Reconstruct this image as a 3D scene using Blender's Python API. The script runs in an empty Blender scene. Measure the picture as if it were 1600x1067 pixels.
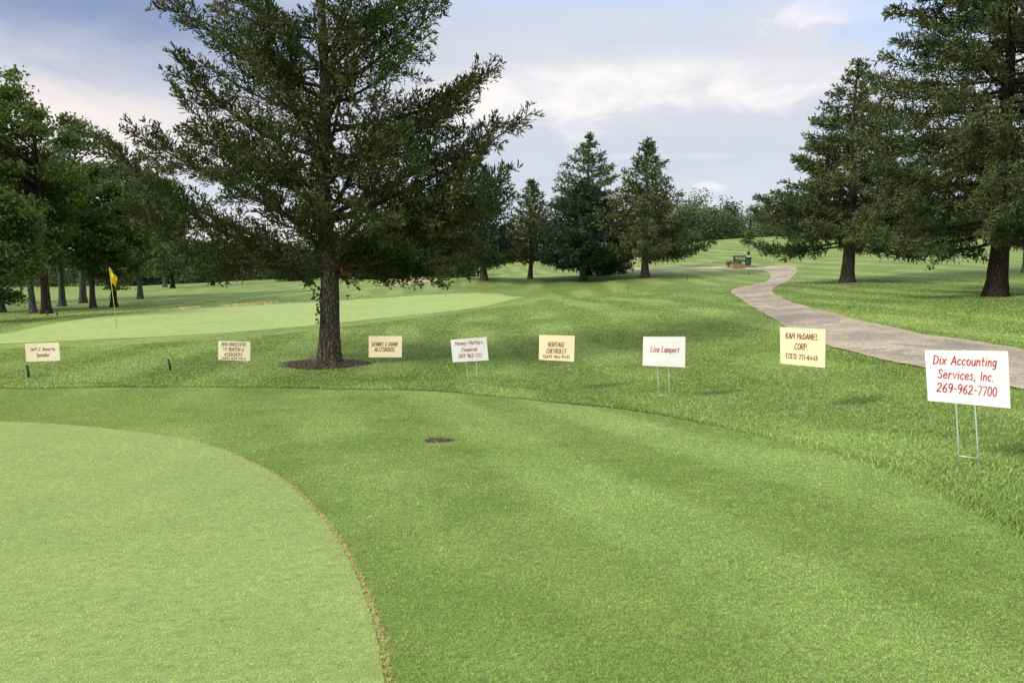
import bpy, math
import numpy as np
from mathutils import Vector

# ------------------------------------------------------------------ camera, sky, sun, exposure
scene = bpy.context.scene
COL = scene.collection
F = 1156.0                                   # focal length in pixels of the 1600 wide photograph
PITCH = math.atan((533.5 - 420) / F)
CZ = 1.55
CP, SP = math.cos(PITCH), math.sin(PITCH)
cam = bpy.data.cameras.new('camera')
cam.sensor_width = 36.0
cam.lens = 36.0 * F / 1600.0
cam.clip_start = 0.05
cam.clip_end = 6000
camo = bpy.data.objects.new('camera', cam)
COL.objects.link(camo)
camo.location = (0, 0, CZ)
camo.rotation_euler = (math.pi / 2 - PITCH, 0, 0)
scene.camera = camo
vs = scene.view_settings
vs.view_transform = 'Standard'
vs.look = 'None'
vs.gamma = 1
vs.exposure = 0.22
SUN_EL, SUN_AZ = math.radians(36), math.radians(-112)      # azimuth from +Y towards +X
sd = Vector((math.sin(SUN_AZ) * math.cos(SUN_EL), math.cos(SUN_AZ) * math.cos(SUN_EL), math.sin(SUN_EL)))
sl = bpy.data.lights.new('sun', 'SUN')
sl.energy = 3.0
sl.angle = math.radians(11)
sl.color = (1.0, 0.93, 0.80)
so = bpy.data.objects.new('sun', sl)
COL.objects.link(so)
so.rotation_euler = sd.to_track_quat('Z', 'Y').to_euler()
so.location = (-20, -10, 30)


class G:
    """small helper round a node tree"""
    def __init__(s, nt):
        s.nt = nt

    def n(s, t, **kw):
        nd = s.nt.nodes.new(t)
        for k, v in kw.items():
            setattr(nd, k, v)
        return nd

    def put(s, sock, v):
        if isinstance(v, bpy.types.NodeSocket):
            s.nt.links.new(v, sock)
        elif v is not None:
            if hasattr(sock.default_value, '__len__') and not hasattr(v, '__len__'):
                v = [v] * len(sock.default_value)
            if hasattr(v, '__len__') and len(v) == 3 and len(sock.default_value) == 4:
                v = (*v, 1)
            sock.default_value = v

    def m(s, op, a, b=None, c=None, clamp=False):
        nd = s.n('ShaderNodeMath', operation=op, use_clamp=clamp)
        for i, v in enumerate((a, b, c)):
            if v is not None:
                s.put(nd.inputs[i], v)
        return nd.outputs[0]

    def vm(s, op, a, b=None):
        nd = s.n('ShaderNodeVectorMath', operation=op)
        s.put(nd.inputs[0], a)
        if b is not None:
            s.put(nd.inputs[1], b)
        return nd.outputs['Value' if op in ('LENGTH', 'DOT_PRODUCT') else 'Vector']

    def mix(s, f, a, b, mode='MIX'):
        nd = s.n('ShaderNodeMix', data_type='RGBA', blend_type=mode)
        s.put(nd.inputs[0], f)
        s.put(nd.inputs[6], a)
        s.put(nd.inputs[7], b)
        return nd.outputs[2]

    def noise(s, vec, scale, detail=3, rough=.55, dist=0, col=False):
        nd = s.n('ShaderNodeTexNoise')
        s.put(nd.inputs['Vector'], vec)
        nd.inputs['Scale'].default_value = scale
        nd.inputs['Detail'].default_value = detail
        nd.inputs['Roughness'].default_value = rough
        nd.inputs['Distortion'].default_value = dist
        return nd.outputs[1 if col else 0]

    def step(s, v, a, b, lo=0., hi=1., smooth=True):
        nd = s.n('ShaderNodeMapRange', interpolation_type='SMOOTHSTEP' if smooth else 'LINEAR')
        for i, q in enumerate((v, a, b, lo, hi)):
            s.put(nd.inputs[i], q)
        return nd.outputs[0]

    def sep(s, v):
        nd = s.n('ShaderNodeSeparateXYZ')
        s.put(nd.inputs[0], v)
        return nd.outputs

    def comb(s, x, y, z):
        nd = s.n('ShaderNodeCombineXYZ')
        for i, q in enumerate((x, y, z)):
            s.put(nd.inputs[i], q)
        return nd.outputs[0]

    def ramp(s, f, stops):
        nd = s.n('ShaderNodeValToRGB')
        s.put(nd.inputs[0], f)
        e = nd.color_ramp.elements
        while len(e) < len(stops):
            e.new(0.5)
        for i, (p, c) in enumerate(stops):
            e[i].position = p
            e[i].color = (*c, 1)
        return nd.outputs[0]

    def scale(s, v, sc):
        return s.vm('MULTIPLY', v, sc)


world = bpy.data.worlds.new('World')
scene.world = world
world.use_nodes = True
wt = world.node_tree
wt.nodes.clear()
g = G(wt)
sky = g.n('ShaderNodeTexSky', sky_type='NISHITA', sun_disc=False)
sky.sun_elevation = SUN_EL
sky.sun_rotation = SUN_AZ % (2 * math.pi)
sky.air_density, sky.dust_density, sky.ozone_density = 1.0, 1.5, 1.0
bg1 = g.n('ShaderNodeBackground')
g.put(bg1.inputs[0], sky.outputs[0])
bg1.inputs[1].default_value = 0.10
tc = g.n('ShaderNodeTexCoord').outputs['Generated']
X, Y, Z = g.sep(tc)
hor = g.m('SQRT', g.m('ADD', g.m('MULTIPLY', X, X), g.m('MULTIPLY', Y, Y)))
el0 = g.m('DIVIDE', Z, g.m('MAXIMUM', hor, 0.02))            # tan(elevation)
az0 = g.m('ARCTAN2', X, Y)                                    # azimuth
zz = g.m('ADD', g.m('MAXIMUM', Z, 0.0), 0.10)
plane = g.comb(g.m('DIVIDE', X, zz), g.m('DIVIDE', Y, zz), 0.0)  # flat cloud layer seen from below
w1 = g.noise(plane, 0.55, 6, .55, .6)
w2 = g.noise(g.comb(az0, g.m('MULTIPLY', el0, 2.6), 3.1), 5.0, 7, .58, .5)
w3 = g.noise(g.comb(az0, g.m('MULTIPLY', el0, 2.0), 9.3), 17.0, 5, .6)
el = g.m('ADD', el0, g.m('MULTIPLY', g.m('SUBTRACT', w2, .5), .10))
az = g.m('ADD', az0, g.m('MULTIPLY', g.m('SUBTRACT', w3, .5), .10))


def blob(a0, e0, sa, se):
    u = g.m('DIVIDE', g.m('SUBTRACT', az, a0), sa)
    v = g.m('DIVIDE', g.m('SUBTRACT', el, e0), se)
    return g.m('POWER', 2.718, g.m('MULTIPLY', g.m('ADD', g.m('MULTIPLY', u, u), g.m('MULTIPLY', v, v)), -1.0))


cl = g.ramp(g.m('ADD', el, g.m('MULTIPLY', g.m('SUBTRACT', w1, .5), .10)), [
    (0.00, (.74, .74, .80)), (0.06, (.67, .70, .775)), (0.15, (.615, .640, .71)), (0.20, (.65, .66, .72)),
    (0.25, (.71, .705, .745)), (0.33, (.63, .67, .77)), (0.5, (.75, .77, .84)), (0.9, (1.3, 1.29, 1.27))])
cl = g.mix(g.m('MULTIPLY', g.step(w2, .35, .72), .35), cl, (.52, .57, .72))
cl = g.mix(g.m('MULTIPLY', blob(-.50, .300, .30, .075), 1.0), cl, (.235, .305, .49))      # slate cloud base
cl = g.mix(g.m('MULTIPLY', blob(-.54, .165, .24, .045), .9), cl, (.93, .82, .77))       # warm gap
cl = g.mix(g.m('MULTIPLY', blob(-.30, .045, .22, .035), .8), cl, (.90, .83, .82))
puff = g.step(g.m('ADD', blob(.14, .235, .36, .048), g.m('MULTIPLY', g.m('SUBTRACT', w2, .5), 2.4)), .35, 1.0)
cl = g.mix(g.m('MULTIPLY', puff, g.m('MULTIPLY', g.step(w3, .3, .7, .5, 1.0), 1.0)), cl, (.94, .895, .865))                              # white bank
puff2 = g.step(g.m('ADD', blob(.39, .300, .10, .030), g.m('MULTIPLY', g.m('SUBTRACT', w2, .5), 1.1)), .45, .8)
cl = g.mix(g.m('MULTIPLY', puff2, .7), cl, (.97, .90, .90))
puff3 = g.step(g.m('ADD', blob(.255, .093, .035, .012), g.m('MULTIPLY', g.m('SUBTRACT', w3, .5), .8)), .5, .8)
cl = g.mix(g.m('MULTIPLY', puff3, .45), cl, (.95, .92, .94))
blue = g.step(g.m('ADD', blob(.22, .375, .55, .055), g.m('ADD', blob(.50, .29, .10, .08), g.m('MULTIPLY', g.m('SUBTRACT', w2, .5), -1.0))), .22, .85)
bg2 = g.n('ShaderNodeBackground')
cl = g.mix(g.m('MULTIPLY', blue, .75), cl, (.50, .645, .90))
g.put(bg2.inputs[0], cl)
bg2.inputs[1].default_value = 1.0
ms = g.n('ShaderNodeMixShader')
ms.inputs[0].default_value = 0.90
wt.links.new(bg1.outputs[0], ms.inputs[1])
wt.links.new(bg2.outputs[0], ms.inputs[2])
wo = g.n('ShaderNodeOutputWorld')
wt.links.new(ms.outputs[0], wo.inputs[0])

# ------------------------------------------------------------------ helpers


def tag(o, label=None, cat=None, group=None, kind=None):
    for k, v in (('label', label), ('category', cat), ('group', group), ('kind', kind)):
        if v:
            o[k] = v
    return o


def empty(name, loc, rz=0.0):
    o = bpy.data.objects.new(name, None)
    o.location = loc
    o.rotation_euler = (0, 0, rz)
    o.empty_display_size = .3
    COL.objects.link(o)
    return o


class MB:
    """collects vertices and faces (numpy) and links them as ONE mesh object"""
    def __init__(s):
        s.v, s.f3, s.f4, s.m3, s.m4, s.c, s.uv4 = [], [], [], [], [], 0, []

    def add(s, v, f, mi=0):
        v = np.asarray(v, float).reshape(-1, 3)
        f = np.asarray(f, int)
        s.v.append(v)
        if len(f):
            (s.f3 if f.shape[1] == 3 else s.f4).append(f + s.c)
            (s.m3 if f.shape[1] == 3 else s.m4).append(np.full(len(f), mi))
        s.c += len(v)
        return s

    def box(s, c, d, rz=0.0, mi=0, M=None):
        x, y, z = np.array(d) / 2.
        v = np.array([(-x, -y, -z), (x, -y, -z), (x, y, -z), (-x, y, -z), (-x, -y, z), (x, -y, z), (x, y, z), (-x, y, z)])
        if M is not None:
            v = v @ np.array(M).T
        if rz:
            ca, sa = math.cos(rz), math.sin(rz)
            v = v @ np.array([[ca, sa, 0], [-sa, ca, 0], [0, 0, 1]])
        s.add(v + np.array(c), [(0, 3, 2, 1), (4, 5, 6, 7), (0, 1, 5, 4), (1, 2, 6, 5), (2, 3, 7, 6), (3, 0, 4, 7)], mi)
        return s

    def tube(s, P, R, n=6, mi=0, cap=True):
        P = np.asarray(P, float)
        k = len(P)
        R = np.broadcast_to(np.asarray(R, float), (k,))
        T = np.gradient(P, axis=0)
        T /= np.linalg.norm(T, axis=1, keepdims=True) + 1e-9
        ref = np.array([0, 0, 1.]) if abs(T[:, 2]).mean() < .8 else np.array([1., 0, 0])
        U = np.cross(T, ref)
        U /= np.linalg.norm(U, axis=1, keepdims=True) + 1e-9
        V = np.cross(T, U)
        a = np.arange(n) * 2 * math.pi / n
        v = P[:, None] + R[:, None, None] * (np.cos(a)[None, :, None] * U[:, None] + np.sin(a)[None, :, None] * V[:, None])
        i = np.arange(k - 1)[:, None] * n
        j = np.arange(n)[None]
        j2 = (j + 1) % n
        f = np.stack([i + j, i + n + j, i + n + j2, i + j2], -1).reshape(-1, 4)
        base = s.c
        s.add(v.reshape(-1, 3), f, mi)
        if cap:
            for e, o in ((0, 1), (k - 1, -1)):
                ring = base + e * n + np.arange(n)
                s.v.append(P[e:e + 1])
                cidx = s.c
                s.c += 1
                s.f3.append(np.stack([ring, np.roll(ring, -1), np.full(n, cidx)], -1)[:, ::o])
                s.m3.append(np.full(n, mi))
        return s

    def build(s, name, mats, parent=None, smooth=True, uv=None):
        me = bpy.data.meshes.new(name)
        v = np.concatenate(s.v) if s.v else np.zeros((0, 3))
        f3 = np.concatenate(s.f3) if s.f3 else np.zeros((0, 3), int)
        f4 = np.concatenate(s.f4) if s.f4 else np.zeros((0, 4), int)
        mi = np.concatenate([np.concatenate(s.m3) if s.m3 else np.zeros(0, int), np.concatenate(s.m4) if s.m4 else np.zeros(0, int)])
        me.vertices.add(len(v))
        me.vertices.foreach_set('co', v.astype(np.float32).ravel())
        lp = np.concatenate([f3.ravel(), f4.ravel()]).astype(np.int32)
        me.loops.add(len(lp))
        me.loops.foreach_set('vertex_index', lp)
        nf = len(f3) + len(f4)
        me.polygons.add(nf)
        st = np.concatenate([np.arange(len(f3)) * 3, len(f3) * 3 + np.arange(len(f4)) * 4]).astype(np.int32)
        me.polygons.foreach_set('loop_start', st)
        mats = mats if isinstance(mats, (list, tuple)) else [mats]
        for m_ in mats:
            me.materials.append(m_)
        me.polygons.foreach_set('material_index', mi.astype(np.int32))
        me.polygons.foreach_set('use_smooth', np.full(nf, bool(smooth)))
        if uv is not None:
            l_ = me.uv_layers.new(name='UVMap')
            l_.data.foreach_set('uv', np.asarray(uv, np.float32)[lp].ravel())
        me.update(calc_edges=True)
        me.validate()
        o = bpy.data.objects.new(name, me)
        COL.objects.link(o)
        if parent is not None:
            o.parent = parent
        return o


def copy_tree(o, parent=None):
    c = o.copy()
    COL.objects.link(c)
    if parent is not None:
        c.parent = parent
    for ch in list(o.children):
        copy_tree(ch, c)
    return c


def unp(px, py, D):
    u, v = (px - 800) / F, (533.5 - py) / F
    return np.array([u * D, D * (CP + v * SP), CZ + D * (v * CP - SP)])


# ------------------------------------------------------------------ terrain: heights through surveyed spots
CTRL = [(1513,726,5.3),(1254,652,8.9),(1037,625,10.7),(868,611,12.5),(740,604,12.2),(605,599,13.2),(364,600,13.6),(72,603,13.2),
(515,571,17.2),(-250,560,18),(0,540,20.5),(180,532,21.5),(400,518,24.5),(600,497,30),(760,478,38),(830,464,45),
(0,524,25.5),(182,494,33),(182,513,26),(400,478,41),(600,467,46),(700,460,49),(780,456,52),
(75,490,42),(-150,500,38),(222,467,62),(275,450,90),(333,446,105),(300,441,150),(100,455,120),(-300,455,120),
(640,446,78),(640,438,95),(755,433,63),(826,436,64),(912,436,61),(1005,433,58),(850,470,48),(900,460,52),
(1440,576,11),(1600,612,8.6),(1600,548,12.5),(1440,522,15.5),(1300,490,22),(1200,462,33),(1140,453,38),(1222,443,44),(1240,427,56),(1190,417.5,66),(1030,421,69),
(1320,441,40),(1552,463,27),(1597,428,42),(1760,455,26),(1850,560,13),
(1170,373,122),(1400,384,92),(1600,380,80),(1900,385,75),(1080,379,135),(1000,404,105),(1150,412,70),(1360,400,66),(900,425,90),(760,428,105)]
WPT = [(0,0,0),(3,0,.05),(-3,0,0),(-3,3,-.02),(0,3,0),(3,3,.03),(8,2,.2),(-8,2,-.1),(-6,6,-.2),(-12,8,-.4),(12,5,.3),
(0,6,-.12),(-80,260,0),(0,300,1),(120,300,7),(40,200,6.0),(-150,60,-1),(120,60,5),(-60,10,-.6),(60,10,1.5)]
_p = np.array([unp(*c) for c in CTRL] + [np.array(w, float) for w in WPT])


def _uv(x, y):
    r = np.hypot(x, y)
    k = np.minimum(1, 290 / np.maximum(r, 1e-6))
    x, y = x * k, np.maximum(y * k, -1.0)
    return np.stack([x / (y + 6) * 1.6, np.log((y + 6) / 6)], -1)


def _tps(r2):
    return .5 * r2 * np.log(r2 + 1e-12)


_C = _uv(_p[:, 0], _p[:, 1])
_n = len(_C)
_A = np.zeros((_n + 3, _n + 3))
_A[:_n, :_n] = _tps(((_C[:, None] - _C[None]) ** 2).sum(-1)) + np.eye(_n) * 2e-4
_A[:_n, _n] = _A[_n, :_n] = 1
_A[:_n, _n + 1:] = _C
_A[_n + 1:, :_n] = _C.T
_S = np.linalg.solve(_A, np.concatenate([_p[:, 2], np.zeros(3)]))


def zt(x, y):
    q = _uv(np.asarray(x, float), np.asarray(y, float))
    sh = q.shape[:-1]
    q = q.reshape(-1, 2)
    o = np.empty(len(q))
    for i in range(0, len(q), 20000):
        b = q[i:i + 20000]
        o[i:i + 20000] = _tps(((b[:, None] - _C[None]) ** 2).sum(-1)) @ _S[:_n] + _S[_n] + b @ _S[_n + 1:]
    return o.reshape(sh)


def hit(px, py, d0=2.0, d1=200.0):
    """where the sight line through a photograph pixel meets the terrain"""
    D = np.geomspace(d0, d1, 1200)
    u, v = (px - 800) / F, (533.5 - py) / F
    x, y, z = u * D, D * (CP + v * SP), CZ + D * (v * CP - SP)
    k = np.argmax(z < zt(x, y))
    return np.array([x[k], y[k]])


def ground(px, D):
    """ground point at a bearing and distance"""
    x, y = (px - 800) / F * D, D * CP
    return np.array([x, y, float(zt(x, y))])


def catmull(P, n):
    P = np.asarray(P, float)
    Q = np.vstack([2 * P[0] - P[1], P, 2 * P[-1] - P[-2]])
    L = np.concatenate([[0], np.cumsum(np.linalg.norm(np.diff(P, axis=0), axis=1) ** .6)])
    t = np.linspace(0, L[-1], n)
    i = np.clip(np.searchsorted(L, t, 'right') - 1, 0, len(P) - 2)
    u = ((t - L[i]) / (L[i + 1] - L[i]))[:, None]
    a, b, c, d = Q[i], Q[i + 1], Q[i + 2], Q[i + 3]
    return .5 * (2 * b + (c - a) * u + (2 * a - 5 * b + 4 * c - d) * u ** 2 + (3 * b - a - 3 * c + d) * u ** 3)


def pip(x, y, poly):
    inside = np.zeros(len(x), bool)
    n = len(poly)
    for i in range(n):
        (x1, y1), (x2, y2) = poly[i], poly[(i + 1) % n]
        if y1 == y2:
            continue
        c = ((y1 > y) != (y2 > y)) & (x < (x2 - x1) * (y - y1) / (y2 - y1) + x1)
        inside ^= c
    return inside


# ------------------------------------------------------------------ materials
def new_mat(name):
    m = bpy.data.materials.new(name)
    m.use_nodes = True
    nt = m.node_tree
    nt.nodes.clear()
    g = G(nt)
    out = g.n('ShaderNodeOutputMaterial')
    return m, g, out


def finish(g, out, col, rough=.8, spec=.25, bump=None, bstr=.5, bdist=.02, metal=0, trans=0, extra=None):
    p = g.n('ShaderNodeBsdfPrincipled')
    g.put(p.inputs['Base Color'], col)
    g.put(p.inputs['Roughness'], rough)
    p.inputs['Specular IOR Level'].default_value = spec
    p.inputs['Metallic'].default_value = metal
    if bump is not None:
        b = g.n('ShaderNodeBump')
        b.inputs['Strength'].default_value = bstr
        b.inputs['Distance'].default_value = bdist
        g.put(b.inputs['Height'], bump)
        g.nt.links.new(b.outputs[0], p.inputs['Normal'])
    sh = p.outputs[0]
    if trans:
        t = g.n('ShaderNodeBsdfTranslucent')
        g.put(t.inputs[0], col)
        mx = g.n('ShaderNodeMixShader')
        mx.inputs[0].default_value = trans
        g.nt.links.new(sh, mx.inputs[1])
        g.nt.links.new(t.outputs[0], mx.inputs[2])
        sh = mx.outputs[0]
    g.nt.links.new(sh, out.inputs[0])


def pos(g):
    return g.n('ShaderNodeNewGeometry').outputs['Position']


def island(g):
    return g.n('ShaderNodeNewGeometry').outputs['Random Per Island']


def plain(name, col, rough=.6, spec=.3, metal=0, var=.15, vs_=8.0):
    m, g, out = new_mat(name)
    n = g.noise(g.n('ShaderNodeTexCoord').outputs['Object'], vs_, 5, .6)
    c = g.mix(g.step(n, .25, .75), [x * (1 - var) for x in col], [min(1, x * (1 + var)) for x in col])
    finish(g, out, c, rough, spec, n, .15, .01, metal)
    return m


def turf(name, dark, light, yellow, blades=False, bands=None, fine=60., streak=.0, straw=0.0, bstr=.6, bdist=.02, gain=1.0, trans=.0):
    """mown turf: large patches, mowing bands, fine blades"""
    m, g, out = new_mat(name)
    P = pos(g)
    x, y, z = g.sep(P)
    flat = g.comb(x, y, 0.0)
    n1 = g.noise(flat, .33, 4, .55, .4)
    n2 = g.noise(flat, 1.7, 4, .6)
    n3 = g.noise(g.scale(flat, (1, .45, 1)), .09, 3, .5)
    c = g.mix(g.step(g.m('ADD', g.m('MULTIPLY', n1, .6), g.m('MULTIPLY', n2, .4)), .31, .69), dark, light)
    c = g.mix(g.m('MULTIPLY', g.step(g.m('ADD', g.m('MULTIPLY', n3, .7), g.m('MULTIPLY', n2, .3)), .44, .66), .75), c, yellow)
    if bands:
        ang, wid, amt, dis = bands
        q = g.m('ADD', g.m('MULTIPLY', x, math.cos(ang)), g.m('MULTIPLY', y, math.sin(ang)))
        q = g.m('ADD', q, g.m('MULTIPLY', g.m('SUBTRACT', g.noise(flat, .07, 2), .5), dis))
        wv = g.m('SINE', g.m('MULTIPLY', q, 2 * math.pi / wid))
        wv = g.m('MULTIPLY', g.step(wv, -.6, .6), g.step(g.noise(flat, .16, 2), .35, .6))
        c = g.mix(g.m('MULTIPLY', wv, amt), c, [v * 1.42 + .02 for v in light])
    if blades:
        r = island(g)
        c = g.mix(1.0, c, g.ramp(r, [(0, (.66,) * 3), (.5, (.97,) * 3), (.93, (1.28,) * 3), (1, (1.5, 1.4, 1.4))]), 'MULTIPLY')
        if straw:
            r2 = g.m('FRACT', g.m('MULTIPLY', r, 37.7))
            pn = g.step(g.noise(flat, .9, 3), .42, .68, .3, 2.2)
            c = g.mix(g.m('LESS_THAN', r2, g.m('MULTIPLY', pn, straw)), c, (.42, .38, .18))
        if gain != 1.0:
            c = g.mix(1.0, c, (gain,) * 3, 'MULTIPLY')
        finish(g, out, c, .55, .25, trans=.3)
    else:
        nf = g.noise(flat, fine, 3, .7)
        nm = g.noise(g.scale(flat, (.7, 1, 1)), fine * .18, 4, .7)
        k = g.m('ADD', g.m('MULTIPLY', nf, .5), g.m('MULTIPLY', nm, .5))
        c = g.mix(1.0, c, g.ramp(k, [(.30, (.50 * gain,) * 3), (.5, (.98 * gain,) * 3), (.70, (1.42 * gain,) * 3)]), 'MULTIPLY')
        finish(g, out, c, .75, .15, k, bstr, bdist)
    return m


ROUGH = ((.130, .205, .044), (.192, .272, .074), (.220, .285, .066))
FRINGE = ((.130, .205, .040), (.208, .288, .086), (.190, .258, .044))
GREEN = ((.256, .345, .112), (.310, .395, .140), (.335, .398, .115))
RB = (math.radians(4), 2.6, .60, 3.5)
M = {}
M['ground'] = turf('rough_turf_ground', *ROUGH, bands=RB, fine=22, gain=.84)
M['fringe'] = turf('fringe_turf_ground', *FRINGE, bands=(math.radians(18), 1.7, .36, 1.6), fine=70, gain=.74)
M['green'] = turf('green_turf_ground', *GREEN, fine=110, bstr=.35, bdist=.008, gain=.78)
M['fargreen'] = turf('far_green_turf', *GREEN, fine=25, bstr=.2, bdist=.01, gain=1.0)
M['apron'] = turf('far_apron_turf', *ROUGH, fine=25, bands=(math.radians(-20), 2.6, .30, 3.0), gain=.92)
M['rough_blade'] = turf('rough_grass_blade', *ROUGH, blades=True, bands=RB, straw=.04, gain=1.42)
M['fringe_blade'] = turf('fringe_grass_blade', *FRINGE, blades=True, bands=(math.radians(18), 1.7, .36, 1.6), straw=.012, gain=2.06)
M['green_blade'] = turf('green_grass_blade', *GREEN, blades=True, straw=.003, gain=1.85)
M['dry_blade'] = turf('dry_grass_blade', (.44, .40, .16), (.52, .47, .22), (.34, .39, .13), blades=True, gain=1.25)
M['edge_shade'] = turf('painted_edge_shade', (.045, .060, .018), (.06, .08, .024), (.07, .075, .022), fine=60, gain=.8)  # dark colours stand in for shade along the collar's outer edge
M['dry'] = turf('dry_turf_ground', (.36, .32, .12), (.44, .38, .16), (.30, .34, .12), fine=60, gain=.8)


def make_path_mat():
    m, g, out = new_mat('gravel_path')
    P = pos(g)
    x, y, z = g.sep(P)
    flat = g.comb(x, y, 0)
    uvn = g.n('ShaderNodeUVMap').outputs[0]
    u, v, _ = g.sep(uvn)
    e = g.m('MINIMUM', g.m('MULTIPLY', v, 1.6), g.m('SUBTRACT', 1.0, v))
    n1 = g.noise(flat, .55, 5, .6)
    n2 = g.noise(flat, 4.0, 5, .65)
    n3 = g.noise(flat, 45, 3, .7)
    c = g.mix(g.step(g.m('ADD', g.m('MULTIPLY', n1, .7), g.m('MULTIPLY', n2, .3)), .40, .60), (.30, .265, .215), (.45, .39, .305))
    n4 = g.noise(flat, 13, 4, .75)
    n5 = g.noise(g.scale(flat, (1, .55, 1)), .9, 4, .7, 1.0)
    c = g.mix(g.step(n5, .48, .66, 0, .75), c, (.215, .20, .18))
    c = g.mix(g.step(n2, .52, .78, 0, .6), c, (.19, .175, .155))
    c = g.mix(1.0, c, g.ramp(n4, [(.3, (.40,) * 3), (.5, (1,) * 3), (.7, (1.4,) * 3)]), 'MULTIPLY')
    c = g.mix(g.step(g.m('ADD', e, g.m('MULTIPLY', g.m('SUBTRACT', n2, .5), .22)), .02, .13, .6, 0), c, (.42, .335, .225))
    c = g.mix(1.0, c, g.ramp(n3, [(.28, (.45,) * 3), (.5, (1,) * 3), (.72, (1.35,) * 3)]), 'MULTIPLY')
    finish(g, out, c, .9, .15, g.m('ADD', n3, n2), .6, .02)
    return m


def make_bark(name, a, b, sc=1.0):
    m, g, out = new_mat(name)
    P = g.n('ShaderNodeTexCoord').outputs['Object']
    n1 = g.noise(g.scale(P, (1, 1, .35)), 16 * sc, 6, .7)
    v = g.n('ShaderNodeTexVoronoi', feature='DISTANCE_TO_EDGE')
    g.put(v.inputs['Vector'], g.vm('ADD', g.scale(P, (1, 1, .4)), g.scale(g.noise(P, 9, 3, .6, 0, True), (.12, .12, .12))))
    v.inputs['Scale'].default_value = 17 * sc
    k = g.m('ADD', g.m('MULTIPLY', g.step(v.outputs[0], 0, .25), .55), g.m('MULTIPLY', n1, .6))
    c = g.ramp(k, [(.22, [q * .35 for q in a]), (.55, a), (.95, b)])
    finish(g, out, c, .95, .1, k, .9, .04)
    return m


def foliage(name, a, b, warm, trans=.28, spec=.2, clump=1.1, wamt=.6):
    m, g, out = new_mat(name)
    P = g.n('ShaderNodeTexCoord').outputs['Object']
    r = island(g)
    n = g.noise(P, clump, 3, .6)
    c = g.mix(r, a, b)
    c = g.mix(g.m('MULTIPLY', g.step(n, .45, .68), wamt), c, warm)
    c = g.mix(1.0, c, g.ramp(g.m('FRACT', g.m('MULTIPLY', r, 13.3)), [(0, (.7,) * 3), (1, (1.3,) * 3)]), 'MULTIPLY')
    finish(g, out, c, .6, spec, trans=trans)
    return m


M['path'] = make_path_mat()
M['bark'] = make_bark('spruce_bark', (.105, .088, .068), (.205, .175, .14))
M['bark_grey'] = make_bark('grey_bark', (.10, .093, .08), (.19, .176, .15))
M['bark_dark'] = make_bark('dark_bark', (.035, .028, .022), (.08, .065, .05))
M['twig'] = plain('twig_wood', (.060, .045, .034), .9, .1)
M['needle_hero'] = foliage('olive_spruce_needles', (.046, .076, .016), (.110, .136, .034), (.125, .126, .032))
M['needle_side'] = foliage('green_spruce_needles', (.054, .084, .026), (.122, .154, .054), (.132, .144, .044))
M['needle_mid'] = foliage('warm_spruce_needles', (.070, .100, .030), (.140, .170, .060), (.155, .155, .050), clump=.6)
M['needle_blue'] = foliage('dark_spruce_needles', (.028, .052, .027), (.062, .095, .048), (.055, .080, .035), clump=.6)
M['cone'] = plain('spruce_cone', (.38, .27, .10), .7, .2)
M['leaf_dark'] = foliage('dark_maple_leaves', (.064, .106, .020), (.142, .200, .046), (.160, .190, .046), .3, clump=.5)
M['leaf_mid'] = foliage('green_leaves', (.068, .115, .030), (.130, .188, .054), (.145, .178, .050), .3, clump=.5)
M['leaf_pale'] = foliage('pale_green_leaves', (.085, .130, .045), (.140, .190, .075), (.150, .185, .065), .35, clump=.5)
M['leaf_far'] = foliage('far_wood_leaves', (.060, .095, .040), (.115, .155, .070), (.14, .16, .065), .2, clump=.12, wamt=.8)
M['ivy'] = foliage('vine_leaves', (.055, .12, .022), (.10, .19, .040), (.12, .18, .04), .3)
M['dead'] = foliage('dead_vine_leaves', (.12, .055, .028), (.22, .11, .06), (.16, .08, .04), .15)
M['soil'] = plain('soil', (.072, .060, .040), .95, .05, var=.45, vs_=25)
M['chip'] = foliage('wood_chips', (.07, .052, .035), (.24, .185, .13), (.12, .09, .06), .0, clump=4)
M['sand'] = plain('bunker_sand', (.42, .31, .21), .95, .1, var=.12, vs_=1.5)
# ------------------------------------------------------------------ ground sheets
def axis(near, far, s0, gr):
    a = [0.0]
    st = s0
    while a[-1] < far:
        if a[-1] > near:
            st *= gr
        a.append(a[-1] + st)
    return np.array(a)


xa = axis(22, 1800, .45, 1.06)
xs = np.concatenate([-xa[::-1][:-1], xa])
ya = axis(60, 2500, .45, 1.045)
ys = np.concatenate([-axis(6, 60, .8, 1.2)[::-1][:-1], ya])
XX, YY = np.meshgrid(xs, ys)
ZZ = zt(XX, YY)
nx, ny = len(xs), len(ys)
idx = np.arange(nx * ny).reshape(ny, nx)
mb = MB().add(np.stack([XX, YY, ZZ], -1).reshape(-1, 3),
              np.stack([idx[:-1, :-1], idx[:-1, 1:], idx[1:, 1:], idx[1:, :-1]], -1).reshape(-1, 4))
tag(mb.build('ground', M['ground']), 'rolling lawn of mown rough grass covering the golf course', 'lawn', kind='structure')


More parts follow.
